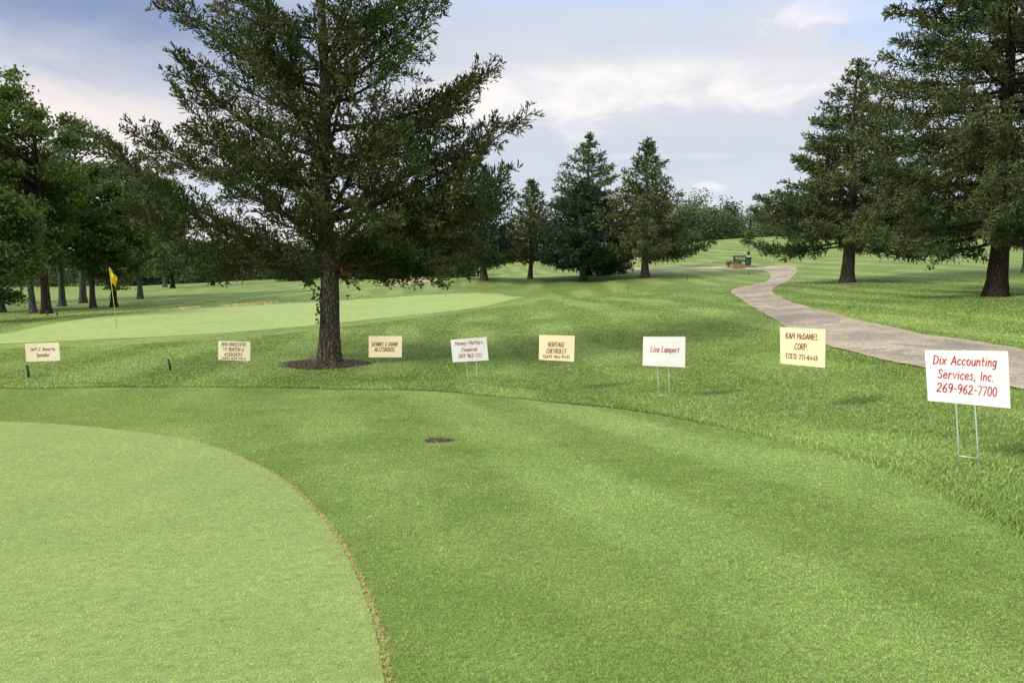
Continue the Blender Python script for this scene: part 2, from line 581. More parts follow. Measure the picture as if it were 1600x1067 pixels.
def loft(name, A, B, n, m, lift, mat_, label, cat, kind='structure', smooth=True, lift_fn=None):
    """sheet between two curves (world x, y), draped over the terrain"""
    A = catmull(A, n) if smooth else A
    B = catmull(B, n) if smooth else B
    t = np.linspace(0, 1, m + 1)
    Q = A[:, None] * (1 - t)[None, :, None] + B[:, None] * t[None, :, None]
    z = zt(Q[..., 0], Q[..., 1]) + lift
    V = np.concatenate([Q, z[..., None]], -1).reshape(-1, 3)
    i = np.arange(n * (m + 1)).reshape(n, m + 1)
    f = np.stack([i[:-1, :-1], i[:-1, 1:], i[1:, 1:], i[1:, :-1]], -1).reshape(-1, 4)
    L = np.concatenate([[0], np.cumsum(np.linalg.norm(np.diff(A, axis=0), axis=1))])
    uv = np.stack([np.repeat(L, m + 1), np.tile(t, n)], -1)
    a, b, c = V[f[len(f) // 2][:3]]
    if np.cross(b - a, c - a)[2] < 0:
        f = f[:, ::-1]
    o = MB().add(V, f).build(name, mat_, uv=uv)
    tag(o, label, cat, kind=kind)
    return A, B


def fan(name, poly, centre, m, lift, mat_, label, cat):
    poly = np.asarray(poly)
    c = np.tile(np.asarray(centre, float), (len(poly), 1))
    P = np.vstack([poly, poly[:1]])
    loft(name, P, np.vstack([c, c[:1]]), len(P), m, lift, mat_, label, cat, smooth=False)


# practice green in the foreground (edge surveyed left to right, then round behind the camera)
ge = [hit(*p) for p in [(-420, 662), (-200, 658), (0, 660), (150, 669), (300, 691), (385, 721), (440, 752), (495, 803), (540, 868), (573, 945), (592, 1015), (603, 1090)]]
ge = np.array(ge)
rest = np.array([(-1.10, 1.6), (-1.15, .4), (-1.8, -2.2), (-4.5, -4.5), (-9, -4.5), (-13, -1), (-14.2, 4)])
GE = catmull(ge, 150)
GPOLY = np.vstack([GE, catmull(np.vstack([ge[-1], rest, ge[:1]]), 60)[1:-1]])
fan('putting_green', GPOLY, (-5.5, 3.5), 40, .010, M['green'], 'closely mown pale practice green in the left foreground', 'putting green')
# collar of longer cut turf round it
fe = np.array([hit(*p) for p in [(-500, 616), (-250, 611), (0, 608), (200, 606), (400, 606), (560, 609), (730, 616), (830, 626), (940, 637), (1040, 651), (1130, 669), (1200, 684), (1280, 702), (1430, 750), (1520, 795), (1600, 840), (1720, 920)]])
frest = np.array([(2.9, 1.6), (2.2, -2), (-1, -6.5), (-7, -8), (-14, -6), (-19, 2), (-17.5, 9)])
FE = catmull(fe, 170)
FPOLY = np.vstack([FE, catmull(np.vstack([fe[-1], frest, fe[:1]]), 60)[1:-1]])
fan('green_collar', FPOLY, (-4, 3.8), 60, .005, M['fringe'], 'band of darker mown turf round the practice green', 'turf')


def offset(P, d):
    T = np.gradient(P, axis=0)
    T /= np.linalg.norm(T, axis=1, keepdims=True)
    N = np.stack([-T[:, 1], T[:, 0]], -1)
    return P + N * np.asarray(d)[:, None]


rr = np.random.default_rng(5)
wob = np.interp(np.arange(150), np.linspace(0, 149, 40), rr.uniform(-.006, .006, 40))
wdt = np.interp(np.linalg.norm(GE, axis=1), [2.3, 3.2, 4.2, 6, 12], [.048, .040, .032, .018, .010]) + wob
DRY0, DRY1 = GE[60:], offset(GE, wdt)[60:]
DRYPOLY = np.vstack([DRY0, DRY1[::-1]])

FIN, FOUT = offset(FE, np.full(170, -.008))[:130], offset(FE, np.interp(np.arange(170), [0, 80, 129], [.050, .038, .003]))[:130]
loft('collar_shadow_strip', FIN, FOUT, 130, 1, .009, M['edge_shade'], 'painted dark strip for the shadow line between collar and rough', 'painted shadow', smooth=False)  # flat dark strip: shadow of the taller rough put in as colour
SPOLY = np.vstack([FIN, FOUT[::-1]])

# distant green with the flag
fg_front = np.array([ground(*p)[:2] for p in [(-330, 20.5), (-120, 20.6), (0, 21.0), (180, 22), (330, 23.6), (480, 26.5), (600, 30), (690, 34), (760, 38), (820, 44), (833, 46.5)]])
fg_back = np.array([ground(*p)[:2] for p in [(-330, 23), (-120, 24), (0, 26.0), (95, 30.5), (182, 34), (300, 38), (400, 41.5), (500, 44.5), (600, 47), (700, 49.5), (780, 51)]])
ap_f = np.array([ground(*p)[:2] for p in [(-360, 18.6), (-120, 18.8), (0, 19.3), (180, 20.2), (330, 21.8), (480, 24.6), (600, 28), (700, 32), (790, 37), (880, 43), (925, 47.5)]])
ap_b = np.array([ground(*p)[:2] for p in [(-360, 24.0), (-120, 25.0), (0, 27.2), (95, 31.5), (182, 35.2), (300, 39.5), (400, 43), (500, 46.5), (600, 49.5), (720, 53), (850, 55)]])
loft('far_green_apron', ap_f, ap_b, 120, 16, .006, M['apron'], 'ring of mown turf round the distant green', 'turf')
loft('distant_green', fg_front, fg_back, 120, 16, .011, M['fargreen'], 'pale distant putting green with the yellow flag', 'putting green')

# gravel cart path
pl = np.array([(5.6, 1.5), (5.75, 5.5)] + [tuple(ground(*p)[:2]) for p in [(1600, 8.6), (1440, 11.0), (1290, 15.0), (1225, 19.5), (1180, 26), (1155, 32), (1140, 37.5), (1160, 42), (1190, 47), (1200, 52.5), (1197, 59), (1178, 63.0), (1120, 65.0), (1040, 67.2), (990, 70), (970, 78)]])
pr = np.array([(8.3, 1.5), (8.5, 6.5)] + [tuple(ground(*p)[:2]) for p in [(1600, 12.5), (1440, 15.5), (1310, 21.2), (1245, 27), (1215, 32), (1205, 36), (1215, 41.5), (1226, 46), (1236, 53), (1241, 58.5), (1237, 63.5), (1215, 66.5), (1120, 68.5), (1050, 71), (1008, 76), (985, 88)]])
PL, PR = catmull(pl, 420), catmull(pr, 420)
jl = np.convolve(rr.normal(0, .065, 424), np.ones(5) / 5, 'valid')
jr = np.convolve(rr.normal(0, .075, 424), np.ones(5) / 5, 'valid')
jf = np.interp(np.linalg.norm(PL, axis=1), [15, 60], [1, .35])
PL, PR = offset(PL, jl * jf), offset(PR, jr * jf)
loft('cart_path', PL, PR, 420, 8, .022, M['path'], 'winding gravel cart path bending towards the bench', 'path', smooth=False)
PPOLY = np.vstack([PL, PR[::-1]])

# bunker far behind the tree, mulch round trunks, bare patch in the collar
loft('sand_bunker', [ground(590, 82)[:2], ground(625, 80)[:2], ground(660, 82)[:2], ground(684, 90)[:2]],
     [ground(596, 86)[:2], ground(625, 92)[:2], ground(660, 99)[:2], ground(688, 100)[:2]], 20, 6, .06, M['sand'], 'far off sand bunker seen under the big spruce', 'bunker')
TREE = ground(515, 17.2)


def disc(name, c, rx, ry, lift, mat_, label, cat, rz=0, seed=1, hump=0.0):
    r_ = np.random.default_rng(seed)
    n, m = 48, 7
    a = np.linspace(0, 2 * math.pi, n, endpoint=False)
    k = 1 + .14 * np.sin(3 * a + r_.uniform(0, 6)) + .08 * np.sin(7 * a + r_.uniform(0, 6)) + r_.normal(0, .04, n)
    V, t = [], np.linspace(1, 0.02, m)
    for q in t:
        x, y = rx * k * np.cos(a) * q, ry * k * np.sin(a) * q
        X_, Y_ = c[0] + x * math.cos(rz) - y * math.sin(rz), c[1] + x * math.sin(rz) + y * math.cos(rz)
        V.append(np.stack([X_, Y_, zt(X_, Y_) + lift + hump * (1 - q ** 2)], -1))
    i = np.arange(n * m).reshape(m, n)
    f = np.stack([i[:-1], np.roll(i[:-1], -1, 1), np.roll(i[1:], -1, 1), i[1:]], -1).reshape(-1, 4)
    return tag(MB().add(np.concatenate(V), f).build(name, mat_), label, cat, kind='structure')


disc('mulch_bed', TREE + np.array([-.12, 0, 0]), .95, .80, .020, M['soil'], 'dark mulch bed round the foot of the big spruce', 'mulch bed', seed=3, hump=.08)
BP = hit(685, 689)
disc('bare_patch', BP, .15, .125, .007, M['soil'], 'small brown bare spot in the mown turf', 'bare patch', seed=8)

# ------------------------------------------------------------------ grass blades (real blades, denser near by)
VT = np.random.default_rng(99).random((512, 512))


def vnoise(x, y):
    i, j = np.floor(x).astype(int), np.floor(y).astype(int)
    u, v = x - i, y - j
    u, v = u * u * (3 - 2 * u), v * v * (3 - 2 * v)
    a, b, c, d = VT[i % 512, j % 512], VT[(i + 1) % 512, j % 512], VT[i % 512, (j + 1) % 512], VT[(i + 1) % 512, (j + 1) % 512]
    return (a * (1 - u) + b * u) * (1 - v) + (c * (1 - u) + d * u) * v


def grass(name, zone, n, r0, r1, pw, h, w, mat_, label, seed, az0=-44, az1=44, wgrow=3.0, lean=.5, lift=0.0, fade=None, clump=None, xy=None):
    r_ = np.random.default_rng(seed)
    u = r_.random(n)
    e = 2 - pw                                            # points per area fall off as r^-pw
    r = (r0 ** e + u * (r1 ** e - r0 ** e)) ** (1 / e)
    a = np.radians(r_.uniform(az0, az1, n))
    x, y = r * np.sin(a), r * np.cos(a)
    if xy is not None:
        x, y = xy
        r, n = np.hypot(x, y), len(x)
    k = zone(x, y)
    if clump:                                             # tufts: blades grow in clumps with gaps of thatch
        cs, lo, hi = clump
        k &= r_.random(n) < np.clip((vnoise(x / cs, y / cs) * .65 + vnoise(x / cs * 2.3, y / cs * 2.3) * .35 - lo) / (hi - lo), 0, 1)
    if fade:
        k &= r_.random(n) > np.clip((r - fade) / (r1 - fade), 0, 1)
    x, y, r = x[k], y[k], r[k]
    n = len(x)
    z = zt(x, y)
    g_ = np.maximum(1, r / wgrow)
    hh = h * r_.uniform(.55, 1.25, n)
    ww = w * g_ * r_.uniform(.7, 1.3, n)
    th = r_.uniform(0, 2 * math.pi, n)
    ph = r_.uniform(0, 2 * math.pi, n)
    ln = hh * lean * r_.uniform(.2, 1.6, n)
    side = np.stack([np.cos(th) * ww, np.sin(th) * ww, np.zeros(n)], -1)
    b = np.stack([x, y, z - .004 + lift], -1)
    mid = b + np.stack([np.cos(ph) * ln * .35, np.sin(ph) * ln * .35, hh * .6], -1)
    tip = b + np.stack([np.cos(ph) * ln * 1.2, np.sin(ph) * ln * 1.2, hh * r_.uniform(.75, 1.05, n)], -1)
    V = np.stack([b - side / 2, b + side / 2, mid + side * .42, mid - side * .42, tip], 1).reshape(-1, 3)
    i = np.arange(n)[:, None] * 5
    m_ = MB().add(V, i + np.array([[0, 1, 2, 3]]))
    m_.f3.append(i + np.array([[3, 2, 4]]))
    m_.m3.append(np.zeros(n, int))
    return tag(m_.build(name, mat_), label, 'grass', kind='stuff')


def blend(x, y):
    k = np.clip((x - 2.0) / 1.5, 0, 1) * .09
    q = np.random.default_rng(len(x)).normal(0, 1, (2, len(x))) * k
    return x + q[0], y + q[1]


def in_fringe(x, y):
    bx, by = blend(x, y)
    return pip(bx, by, FPOLY[::2]) & ~pip(x, y, SPOLY) & ~pip(x, y, GPOLY[::2]) & (((x - BP[0]) / .135) ** 2 + ((y - BP[1]) / .108) ** 2 > 1)


APOLY = np.vstack([catmull(ap_f, 60), catmull(ap_b, 60)[::-1]])


def in_rough(x, y):
    bx, by = blend(x, y)
    jx, jy = np.random.default_rng(3).normal(0, .05, (2, len(x)))
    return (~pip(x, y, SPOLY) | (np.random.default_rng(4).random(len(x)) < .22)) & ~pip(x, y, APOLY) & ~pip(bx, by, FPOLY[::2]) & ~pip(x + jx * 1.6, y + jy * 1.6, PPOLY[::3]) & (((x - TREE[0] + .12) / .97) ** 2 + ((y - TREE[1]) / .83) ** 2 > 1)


if not globals().get('NOGRASS'):
    grass('putting_green_grass', lambda x, y: pip(x, y, GPOLY[::2]), 1900000, 2.2, 12, 2.5, .0080, .0023, M['green_blade'], 'very short pale grass of the practice green', 11, lean=1.1, wgrow=3, lift=.010, fade=8, clump=(.017, .30, .56))
    grass('collar_grass', in_fringe, 2400000, 2.2, 15, 2.3, .0110, .0022, M['fringe_blade'], 'short dense grass of the collar round the practice green', 12, lean=.85, wgrow=3, lift=.005, clump=(.019, .27, .58))
    grass('rough_grass', in_rough, 1300000, 3.2, 58, 2.1, .034, .0046, M['rough_blade'], 'longer rough grass round the signs and along the path', 13, lean=.8, wgrow=4.5, fade=20, clump=(.05, .15, .55))
    tt = 60 + 89 * np.random.default_rng(70).random(9000) ** .6
    ll = np.random.default_rng(71).normal(.40, .30, 9000)
    A_, B_ = GE, offset(GE, wdt)
    ex = np.interp(tt, np.arange(150), A_[:, 0]) * (1 - ll) + np.interp(tt, np.arange(150), B_[:, 0]) * ll
    ey = np.interp(tt, np.arange(150), A_[:, 1]) * (1 - ll) + np.interp(tt, np.arange(150), B_[:, 1]) * ll
    grass('dry_edge_grass', lambda x, y: vnoise(x / .012, y / .012) > .30, 9000, 2.2, 9, 2.2, .0085, .0024, M['dry_blade'], 'straw coloured grass at the green edge', 14, lean=1.0, lift=.012, xy=(ex, ey))
    # ragged longer grass along the collar's outer edge
    def edge_zone(x, y):
        return in_rough(x, y) & pip(x, y, (FPOLY - np.array([-4, 3.8])) [::2] * 1.018 + np.array([-4, 3.8]))
    grass('edge_grass', edge_zone, 600000, 3.5, 17, 2.05, .050, .0050, M['rough_blade'], 'ragged line of taller grass where the rough meets the collar', 15, lean=.6, wgrow=4.5)

    kk = np.random.default_rng(61)
    t_ = kk.random(2600)
    bx = np.interp(t_, np.linspace(0, 1, len(fg_back[4:9])), fg_back[4:9, 0]) + kk.normal(0, .5, 2600)
    by = np.interp(t_, np.linspace(0, 1, len(fg_back[4:9])), fg_back[4:9, 1]) + 2.2 + kk.normal(0, .35, 2600)
    grass('dry_tall_grass', lambda x, y: vnoise(x / 1.3, y / 1.3) > .52, 2600, 30, 50, 2.1, .15, .003, M['dry_blade'], 'thin line of tall straw coloured grass behind the distant green', 62, lean=.5, xy=(bx, by))

# wood chips in the mulch
r_ = np.random.default_rng(21)
n = 2600
a, q = r_.uniform(0, 2 * math.pi, n), np.sqrt(r_.random(n)) * 1.06
x, y = TREE[0] - .12 + 1.0 * q * np.cos(a), TREE[1] + .85 * q * np.sin(a)
z = zt(x, y) + .022 + .08 * (1 - q ** 2)
th, L_ = r_.uniform(0, 6.3, n), r_.uniform(.02, .07, n)
d = np.stack([np.cos(th), np.sin(th), r_.uniform(-.2, .5, n)], -1) * L_[:, None]
s_ = np.stack([-np.sin(th), np.cos(th), r_.uniform(-.3, .3, n)], -1) * .008
b = np.stack([x, y, z], -1)
mb = MB().add(np.stack([b - s_, b + s_, b + d + s_, b + d - s_], 1).reshape(-1, 3), np.arange(n)[:, None] * 4 + np.array([[0, 1, 2, 3]]))
tag(mb.build('wood_chips', M['chip'], smooth=False), 'wood chips and twigs scattered over the mulch', 'mulch', kind='stuff')
n = 160
a, q = r_.uniform(0, 2 * math.pi, n), np.sqrt(r_.random(n))
x, y = BP[0] + .14 * q * np.cos(a), BP[1] + .14 * q * np.sin(a)
b = np.stack([x, y, zt(x, y) + .014], -1)
th = r_.uniform(0, 6.3, n)
d = np.stack([np.cos(th), np.sin(th), r_.uniform(0, .8, n)], -1) * r_.uniform(.01, .03, n)[:, None]
s_ = np.stack([-np.sin(th), np.cos(th), 0 * th], -1) * .003
mb = MB().add(np.stack([b - s_, b + s_, b + d + s_, b + d - s_], 1).reshape(-1, 3), np.arange(n)[:, None] * 4 + np.array([[0, 1, 2, 3]]))
tag(mb.build('dead_stalks', M['chip'], smooth=False), 'dead stalks lying in the bare brown spot', 'stalks', kind='stuff')

# stray clippings and leaf scraps on the mown turf
r_ = np.random.default_rng(33)
n = 150
r, a = 2.4 + 7 * r_.random(n) ** 1.3, np.radians(r_.uniform(-42, 42, n))
x, y = r * np.sin(a), r * np.cos(a)
b = np.stack([x, y, zt(x, y) + .020], -1)
th, L_ = r_.uniform(0, 6.3, n), r_.uniform(.006, .022, n)
d = np.stack([np.cos(th), np.sin(th), r_.uniform(-.2, .3, n)], -1) * L_[:, None]
s_ = np.stack([-np.sin(th), np.cos(th), r_.uniform(-.3, .3, n)], -1) * (L_ * .28)[:, None]
mb = MB().add(np.stack([b - s_, b + s_, b + d + s_ * .4, b + d - s_ * .4], 1).reshape(-1, 3), np.arange(n)[:, None] * 4 + np.array([[0, 1, 2, 3]]))
tag(mb.build('grass_clippings', foliage('dry_scraps', (.16, .10, .05), (.55, .50, .32), (.35, .30, .14), .2, clump=3), smooth=False), 'stray dry clippings and leaf scraps on the mown turf', 'clippings', kind='stuff')
# ------------------------------------------------------------------ marker lettering
def _o(x0, x1, y0, y1):
    cx, cy, rx, ry = (x0 + x1) / 2, (y0 + y1) / 2, (x1 - x0) / 2, (y1 - y0) / 2
    return [(cx + rx * math.sin(t), cy + ry * math.cos(t)) for t in np.linspace(-.35, 2 * math.pi - .2, 13)]


GL = {
 'A': (.62, [[(0, 0), (.33, 1)], [(.33, 1), (.60, 0)], [(.10, .34), (.54, .34)]]),
 'B': (.58, [[(.05, 0), (.05, 1)], 's', [(.03, 1), (.42, .96), (.46, .72), (.10, .53)], 's', [(.10, .53), (.52, .45), (.52, .08), (.03, 0)]]),
 'C': (.56, ['s', [(.54, .84), (.36, 1), (.10, .78), (.02, .36), (.16, .02), (.38, .02), (.54, .18)]]),
 'D': (.60, [[(.06, 0), (.06, 1)], 's', [(.02, .99), (.40, .90), (.58, .52), (.40, .10), (.02, .01)]]),
 'E': (.50, [[(.50, 1), (.06, .98), (.04, .02), (.50, .02)], [(.05, .52), (.42, .53)]]),
 'F': (.48, [[(.50, 1), (.07, .98), (.05, 0)], [(.06, .52), (.40, .54)]]),
 'G': (.60, ['s', [(.54, .86), (.34, 1), (.08, .76), (.02, .34), (.20, .0), (.44, .06), (.54, .40)], [(.30, .42), (.58, .42)]]),
 'H': (.58, [[(.05, 0), (.05, 1)], [(.53, 0), (.53, 1)], [(.05, .50), (.53, .52)]]),
 'I': (.20, [[(.09, 0), (.09, 1)]]),
 'J': (.46, ['s', [(.36, 1), (.37, .30), (.24, .02), (.06, .04), (.0, .22)]]),
 'K': (.58, [[(.05, 0), (.05, 1)], [(.54, 1), (.08, .44)], [(.20, .58), (.56, 0)]]),
 'L': (.48, [[(.06, 1), (.04, .02), (.48, .03)]]),
 'M': (.76, [[(.02, 0), (.08, 1)], [(.08, 1), (.37, .30), (.66, 1)], [(.66, 1), (.72, 0)]]),
 'N': (.62, [[(.04, 0), (.05, 1)], [(.05, 1), (.54, .02)], [(.54, 0), (.57, 1)]]),
 'O': (.62, ['s', _o(.03, .58, 0, 1)]),
 'P': (.54, [[(.06, 0), (.06, 1)], 's', [(.02, .99), (.40, .98), (.50, .74), (.36, .50), (.08, .44)]]),
 'R': (.58, [[(.06, 0), (.06, 1)], 's', [(.02, .99), (.40, .98), (.50, .76), (.36, .54), (.08, .48)], [(.24, .50), (.56, 0)]]),
 'S': (.52, ['s', [(.50, .86), (.32, 1), (.10, .86), (.14, .62), (.38, .46), (.46, .20), (.26, 0), (.02, .12)]]),
 'T': (.54, [[(.27, 0), (.27, .98)], [(0, .98), (.56, 1)]]),
 'U': (.58, ['s', [(.05, 1), (.05, .30), (.16, .02), (.38, .02), (.52, .30), (.53, 1)]]),
 'V': (.56, [[(.02, 1), (.26, 0), (.56, 1)]]),
 'W': (.84, [[(.02, 1), (.20, 0), (.42, .78), (.60, 0), (.84, 1)]]),
 'a': (.50, ['s', _o(.03, .42, 0, .64), [(.43, .66), (.45, 0)]]),
 'c': (.44, ['s', [(.42, .54), (.26, .66), (.06, .46), (.04, .18), (.18, 0), (.40, .10)]]),
 'd': (.50, ['s', _o(.03, .42, 0, .62), [(.44, 1.02), (.44, 0)]]),
 'e': (.48, ['s', [(.06, .34), (.38, .36), (.40, .54), (.24, .66), (.06, .46), (.06, .14), (.22, 0), (.44, .12)]]),
 'f': (.40, ['s', [(.40, .94), (.26, 1.02), (.16, .84), (.15, 0)], [(.0, .58), (.34, .60)]]),
 'g': (.50, ['s', _o(.03, .42, .02, .64), 's', [(.44, .66), (.44, -.12), (.28, -.32), (.04, -.24)]]),
 'i': (.20, [[(.09, 0), (.10, .62)], [(.11, .84), (.12, .90)]]),
 'l': (.20, [[(.09, 0), (.10, 1.02)]]),
 'm': (.74, [[(.05, 0), (.06, .64)], 's', [(.06, .44), (.22, .64), (.33, .52), (.34, 0)], 's', [(.34, .44), (.52, .64), (.64, .52), (.65, 0)]]),
 'n': (.50, [[(.05, 0), (.06, .64)], 's', [(.06, .42), (.24, .64), (.40, .52), (.41, 0)]]),
 'o': (.50, ['s', _o(.03, .45, 0, .65)]),
 'p': (.50, [[(.06, .64), (.05, -.32)], 's', [(.06, .50), (.28, .66), (.45, .46), (.40, .08), (.20, 0), (.06, .14)]]),
 'r': (.40, [[(.05, 0), (.06, .64)], 's', [(.06, .40), (.20, .62), (.38, .60)]]),
 's': (.42, ['s', [(.38, .56), (.22, .66), (.08, .54), (.22, .36), (.36, .20), (.22, 0), (.02, .08)]]),
 't': (.40, [[(.17, .94), (.16, .06), (.34, .04)], [(.0, .62), (.36, .64)]]),
 'u': (.50, ['s', [(.05, .64), (.05, .18), (.18, 0), (.36, .10), (.43, .40)], [(.44, .64), (.45, 0)]]),
 'v': (.46, [[(.02, .64), (.20, 0), (.45, .66)]]),
 'x': (.48, [[(.03, .64), (.42, 0)], [(.44, .66), (.0, 0)]]),
 'y': (.48, [[(.03, .64), (.24, .06)], [(.46, .66), (.10, -.32)]]),
 '0': (.54, ['s', _o(.03, .50, 0, 1)]),
 '1': (.28, [[(.02, .80), (.18, 1), (.18, 0)]]),
 '2': (.54, ['s', [(.04, .80), (.22, 1), (.44, .88), (.40, .56), (.14, .20), (.02, .03)], [(.02, .03), (.52, .05)]]),
 '3': (.50, ['s', [(.04, .92), (.28, 1), (.44, .78), (.18, .54)], 's', [(.18, .54), (.46, .42), (.40, .08), (.18, 0), (.02, .10)]]),
 '4': (.56, [[(.40, 0), (.40, 1), (.02, .32), (.54, .32)]]),
 '6': (.52, ['s', [(.42, .98), (.16, .70), (.04, .28), (.20, 0), (.42, .10), (.44, .40), (.26, .54), (.06, .34)]]),
 '7': (.50, [[(.03, .96), (.48, .97), (.20, 0)]]),
 '9': (.52, ['s', [(.44, .70), (.26, .46), (.06, .60), (.10, .92), (.32, 1), (.46, .76), (.42, .36), (.24, 0)]]),
 '(': (.28, ['s', [(.24, 1.06), (.07, .74), (.07, .28), (.24, -.06)]]),
 ')': (.28, ['s', [(.02, 1.06), (.20, .74), (.20, .28), (.02, -.06)]]),
 '-': (.36, [[(.06, .46), (.30, .47)]]),
 '/': (.36, [[(.02, -.05), (.34, 1.05)]]),
 '&': (.52, ['s', [(.46, .78), (.26, .86), (.10, .70), (.26, .52)], 's', [(.26, .52), (.05, .38), (.08, .10), (.28, .06), (.48, .20)], [(.28, .86), (.28, 1.0)], [(.28, .06), (.28, -.08)]]),
 '.': (.20, [[(.07, 0), (.10, .05)]]),
 ',': (.22, [[(.12, .06), (.04, -.18)]]),
 ' ': (.34, []),
}


def text_strokes(t, gap=.13, slant=.20):
    x, out = 0., []
    for ch in t:
        w, st = GL[ch]
        sm = False
        for s_ in st:
            if isinstance(s_, str):
                sm = True
                continue
            P = np.array(s_, float)
            if sm:
                P = catmull(P, 4 * len(P))
            sm = False
            out.append(np.stack([P[:, 0] + x + slant * P[:, 1], P[:, 1]], -1))
        x += w + gap
    return out, x - gap


def ribbon(P, w):
    """flat outline of a marker stroke, round ended"""
    if len(P) < 2:
        return None
    T = np.diff(P, axis=0)
    T /= np.linalg.norm(T, axis=1, keepdims=True) + 1e-9
    T = np.vstack([T[:1], (T[1:] + T[:-1]), T[-1:]])
    T /= np.linalg.norm(T, axis=1, keepdims=True) + 1e-9
    ext = w * .42
    P = np.vstack([P[0] - T[0] * ext, P, P[-1] + T[-1] * ext])
    T = np.vstack([T[:1], T, T[-1:]])
    ww = np.full(len(P), w / 2)
    ww[0] = ww[-1] = w * .26
    N = np.stack([-T[:, 1], T[:, 0]], -1) * ww[:, None]
    n = len(P)
    return np.vstack([P + N, P - N]), [(i, i + n, i + n + 1, i + 1) for i in range(n - 1)]


M['white_board'] = plain('white_sign_board', (.80, .80, .78), .45, .4, var=.02, vs_=2)
M['cream_board'] = plain('cream_sign_board', (.80, .70, .45), .45, .4, var=.025, vs_=2)
M['pale_cream'] = plain('pale_cream_sign_board', (.80, .735, .52), .45, .4, var=.025, vs_=2)
M['red_ink'] = plain('red_ink', (.42, .018, .028), .5, .3, var=.12, vs_=20)
M['brown_ink'] = plain('maroon_ink', (.17, .028, .020), .5, .3, var=.12, vs_=20)
M['wire'] = plain('galvanised_wire', (.58, .59, .57), .4, .5, 0.25, .1)
M['wire_dull'] = plain('dull_wire', (.30, .33, .25), .5, .4, .3, .1)


def yard_sign(corners, D, legs, bar, lines, board, ink, wire, label, thick=.006):
    """corners TL, TR, BR, BL in photograph pixels, D distance of each corner"""
    W = [unp(px, py, d) for (px, py), d in zip(corners, D)]
    base = (W[2] + W[3]) / 2
    gx, gy = base[0], base[1]
    origin = np.array([gx, gy, float(zt(gx, gy))])
    root = empty('yard_sign', origin)
    tag(root, label, 'sign', 'sponsor signs on wire stakes round the practice green')
    TL, TR, BR, BL = [w - origin for w in W]
    nrm = np.cross(TR - TL, BL - TL)
    nrm /= np.linalg.norm(nrm)                               # points away from or to the viewer
    if np.dot(nrm, -(origin - np.array([0, 0, CZ]))) < 0:
        nrm = -nrm
    nb = 9
    bow = .022 * np.linalg.norm(TR - TL) * (1 if len(lines) != 2 else -1)

    def face(s_, t_):                                     # the board bows a little
        s_, t_ = np.asarray(s_, float)[:, None], np.asarray(t_, float)[:, None]
        return TL * (1 - s_) * (1 - t_) + TR * s_ * (1 - t_) + BR * s_ * t_ + BL * (1 - s_) * t_ + nrm * (bow * 4 * s_ * (1 - s_) * (.35 + .65 * (1 - t_)))
    gs, gt = np.meshgrid(np.linspace(0, 1, nb), np.linspace(0, 1, 5))
    fr = face(gs.ravel(), gt.ravel())
    k = len(fr)
    gi = np.arange(k).reshape(5, nb)
    fq = np.stack([gi[:-1, :-1], gi[1:, :-1], gi[1:, 1:], gi[:-1, 1:]], -1).reshape(-1, 4)
    rim = np.concatenate([gi[0], gi[1:, -1], gi[-1, ::-1][1:], gi[::-1, 0][1:-1]])
    rq = np.stack([rim, np.roll(rim, -1), np.roll(rim, -1) + k, rim + k], -1)
    panel = MB().add(np.vstack([fr, fr - nrm * thick]), np.vstack([fq, fq[:, ::-1] + k, rq])).build('panel', board, root, smooth=False)
    # photograph pixel -> board (projective map solved from the four corners)
    A, bb = [], []
    for (px, py), (s_, t_) in zip(corners, ((0, 0), (1, 0), (1, 1), (0, 1))):
        A += [[px, py, 1, 0, 0, 0, -s_ * px, -s_ * py], [0, 0, 0, px, py, 1, -t_ * px, -t_ * py]]
        bb += [s_, t_]
    H = np.append(np.linalg.solve(np.array(A, float), np.array(bb, float)), 1).reshape(3, 3)
    mb = MB()
    for (txt, xl, yl, xr, yr, cap, bold) in lines:
        st, wd = text_strokes(txt, *((.16, .0) if bold else (.13, .20)))
        ux = np.array([xr - xl, yr - yl], float)
        L_ = np.linalg.norm(ux)
        e1 = ux / L_
        left = np.array(corners[3], float) - np.array(corners[0], float)
        e2 = -left / np.linalg.norm(left)
        tot = wd + (0 if bold else .12)
        sx, sy = L_ / tot, cap
        sw = .175 if bold else .118
        for s_ in st:
            rb = ribbon(np.stack([s_[:, 0] * sx / sy, s_[:, 1]], -1), sw)
            if rb is None:
                continue
            v2, f = rb
            pix = np.array([xl, yl]) + v2[:, :1] * sy * e1 + v2[:, 1:] * sy * e2
            h = np.concatenate([pix, np.ones((len(pix), 1))], 1) @ H.T
            st_ = h[:, :2] / h[:, 2:]
            s1, t1 = st_[:, :1], st_[:, 1:]
            w3_ = face(s1[:, 0], t1[:, 0])
            mb.add(w3_ + nrm * .0026, np.array(f))
    mb.build('lettering', ink, panel, smooth=False)
    for (tx, ty, bx, by) in legs:
        dt = np.interp(tx, [corners[3][0], corners[2][0]], [D[3], D[2]])
        top = unp(tx, ty, dt) - origin - nrm * thick * .5
        q = ground(bx, dt + .02)
        # foot: along the same bearing, on the ground
        foot = unp(bx, by, dt) - origin
        foot[2] = float(zt(foot[0] + origin[0], foot[1] + origin[1])) - origin[2] - .03
        up = top + (top - foot) / np.linalg.norm(top - foot) * .004
        MB().tube([up, top, (top + foot) / 2, foot], .0047, 8).build('leg', wire, root)
    if bar:
        (x0, y0, x1, y1) = bar
        d0 = np.interp(x0, [corners[3][0], corners[2][0]], [D[3], D[2]])
        d1 = np.interp(x1, [corners[3][0], corners[2][0]], [D[3], D[2]])
        MB().tube([unp(x0, y0, d0) - origin, (unp(x0, y0, d0) + unp(x1, y1, d1)) / 2 - origin, unp(x1, y1, d1) - origin], .0040, 8).build('crossbar', wire, root)
    return root


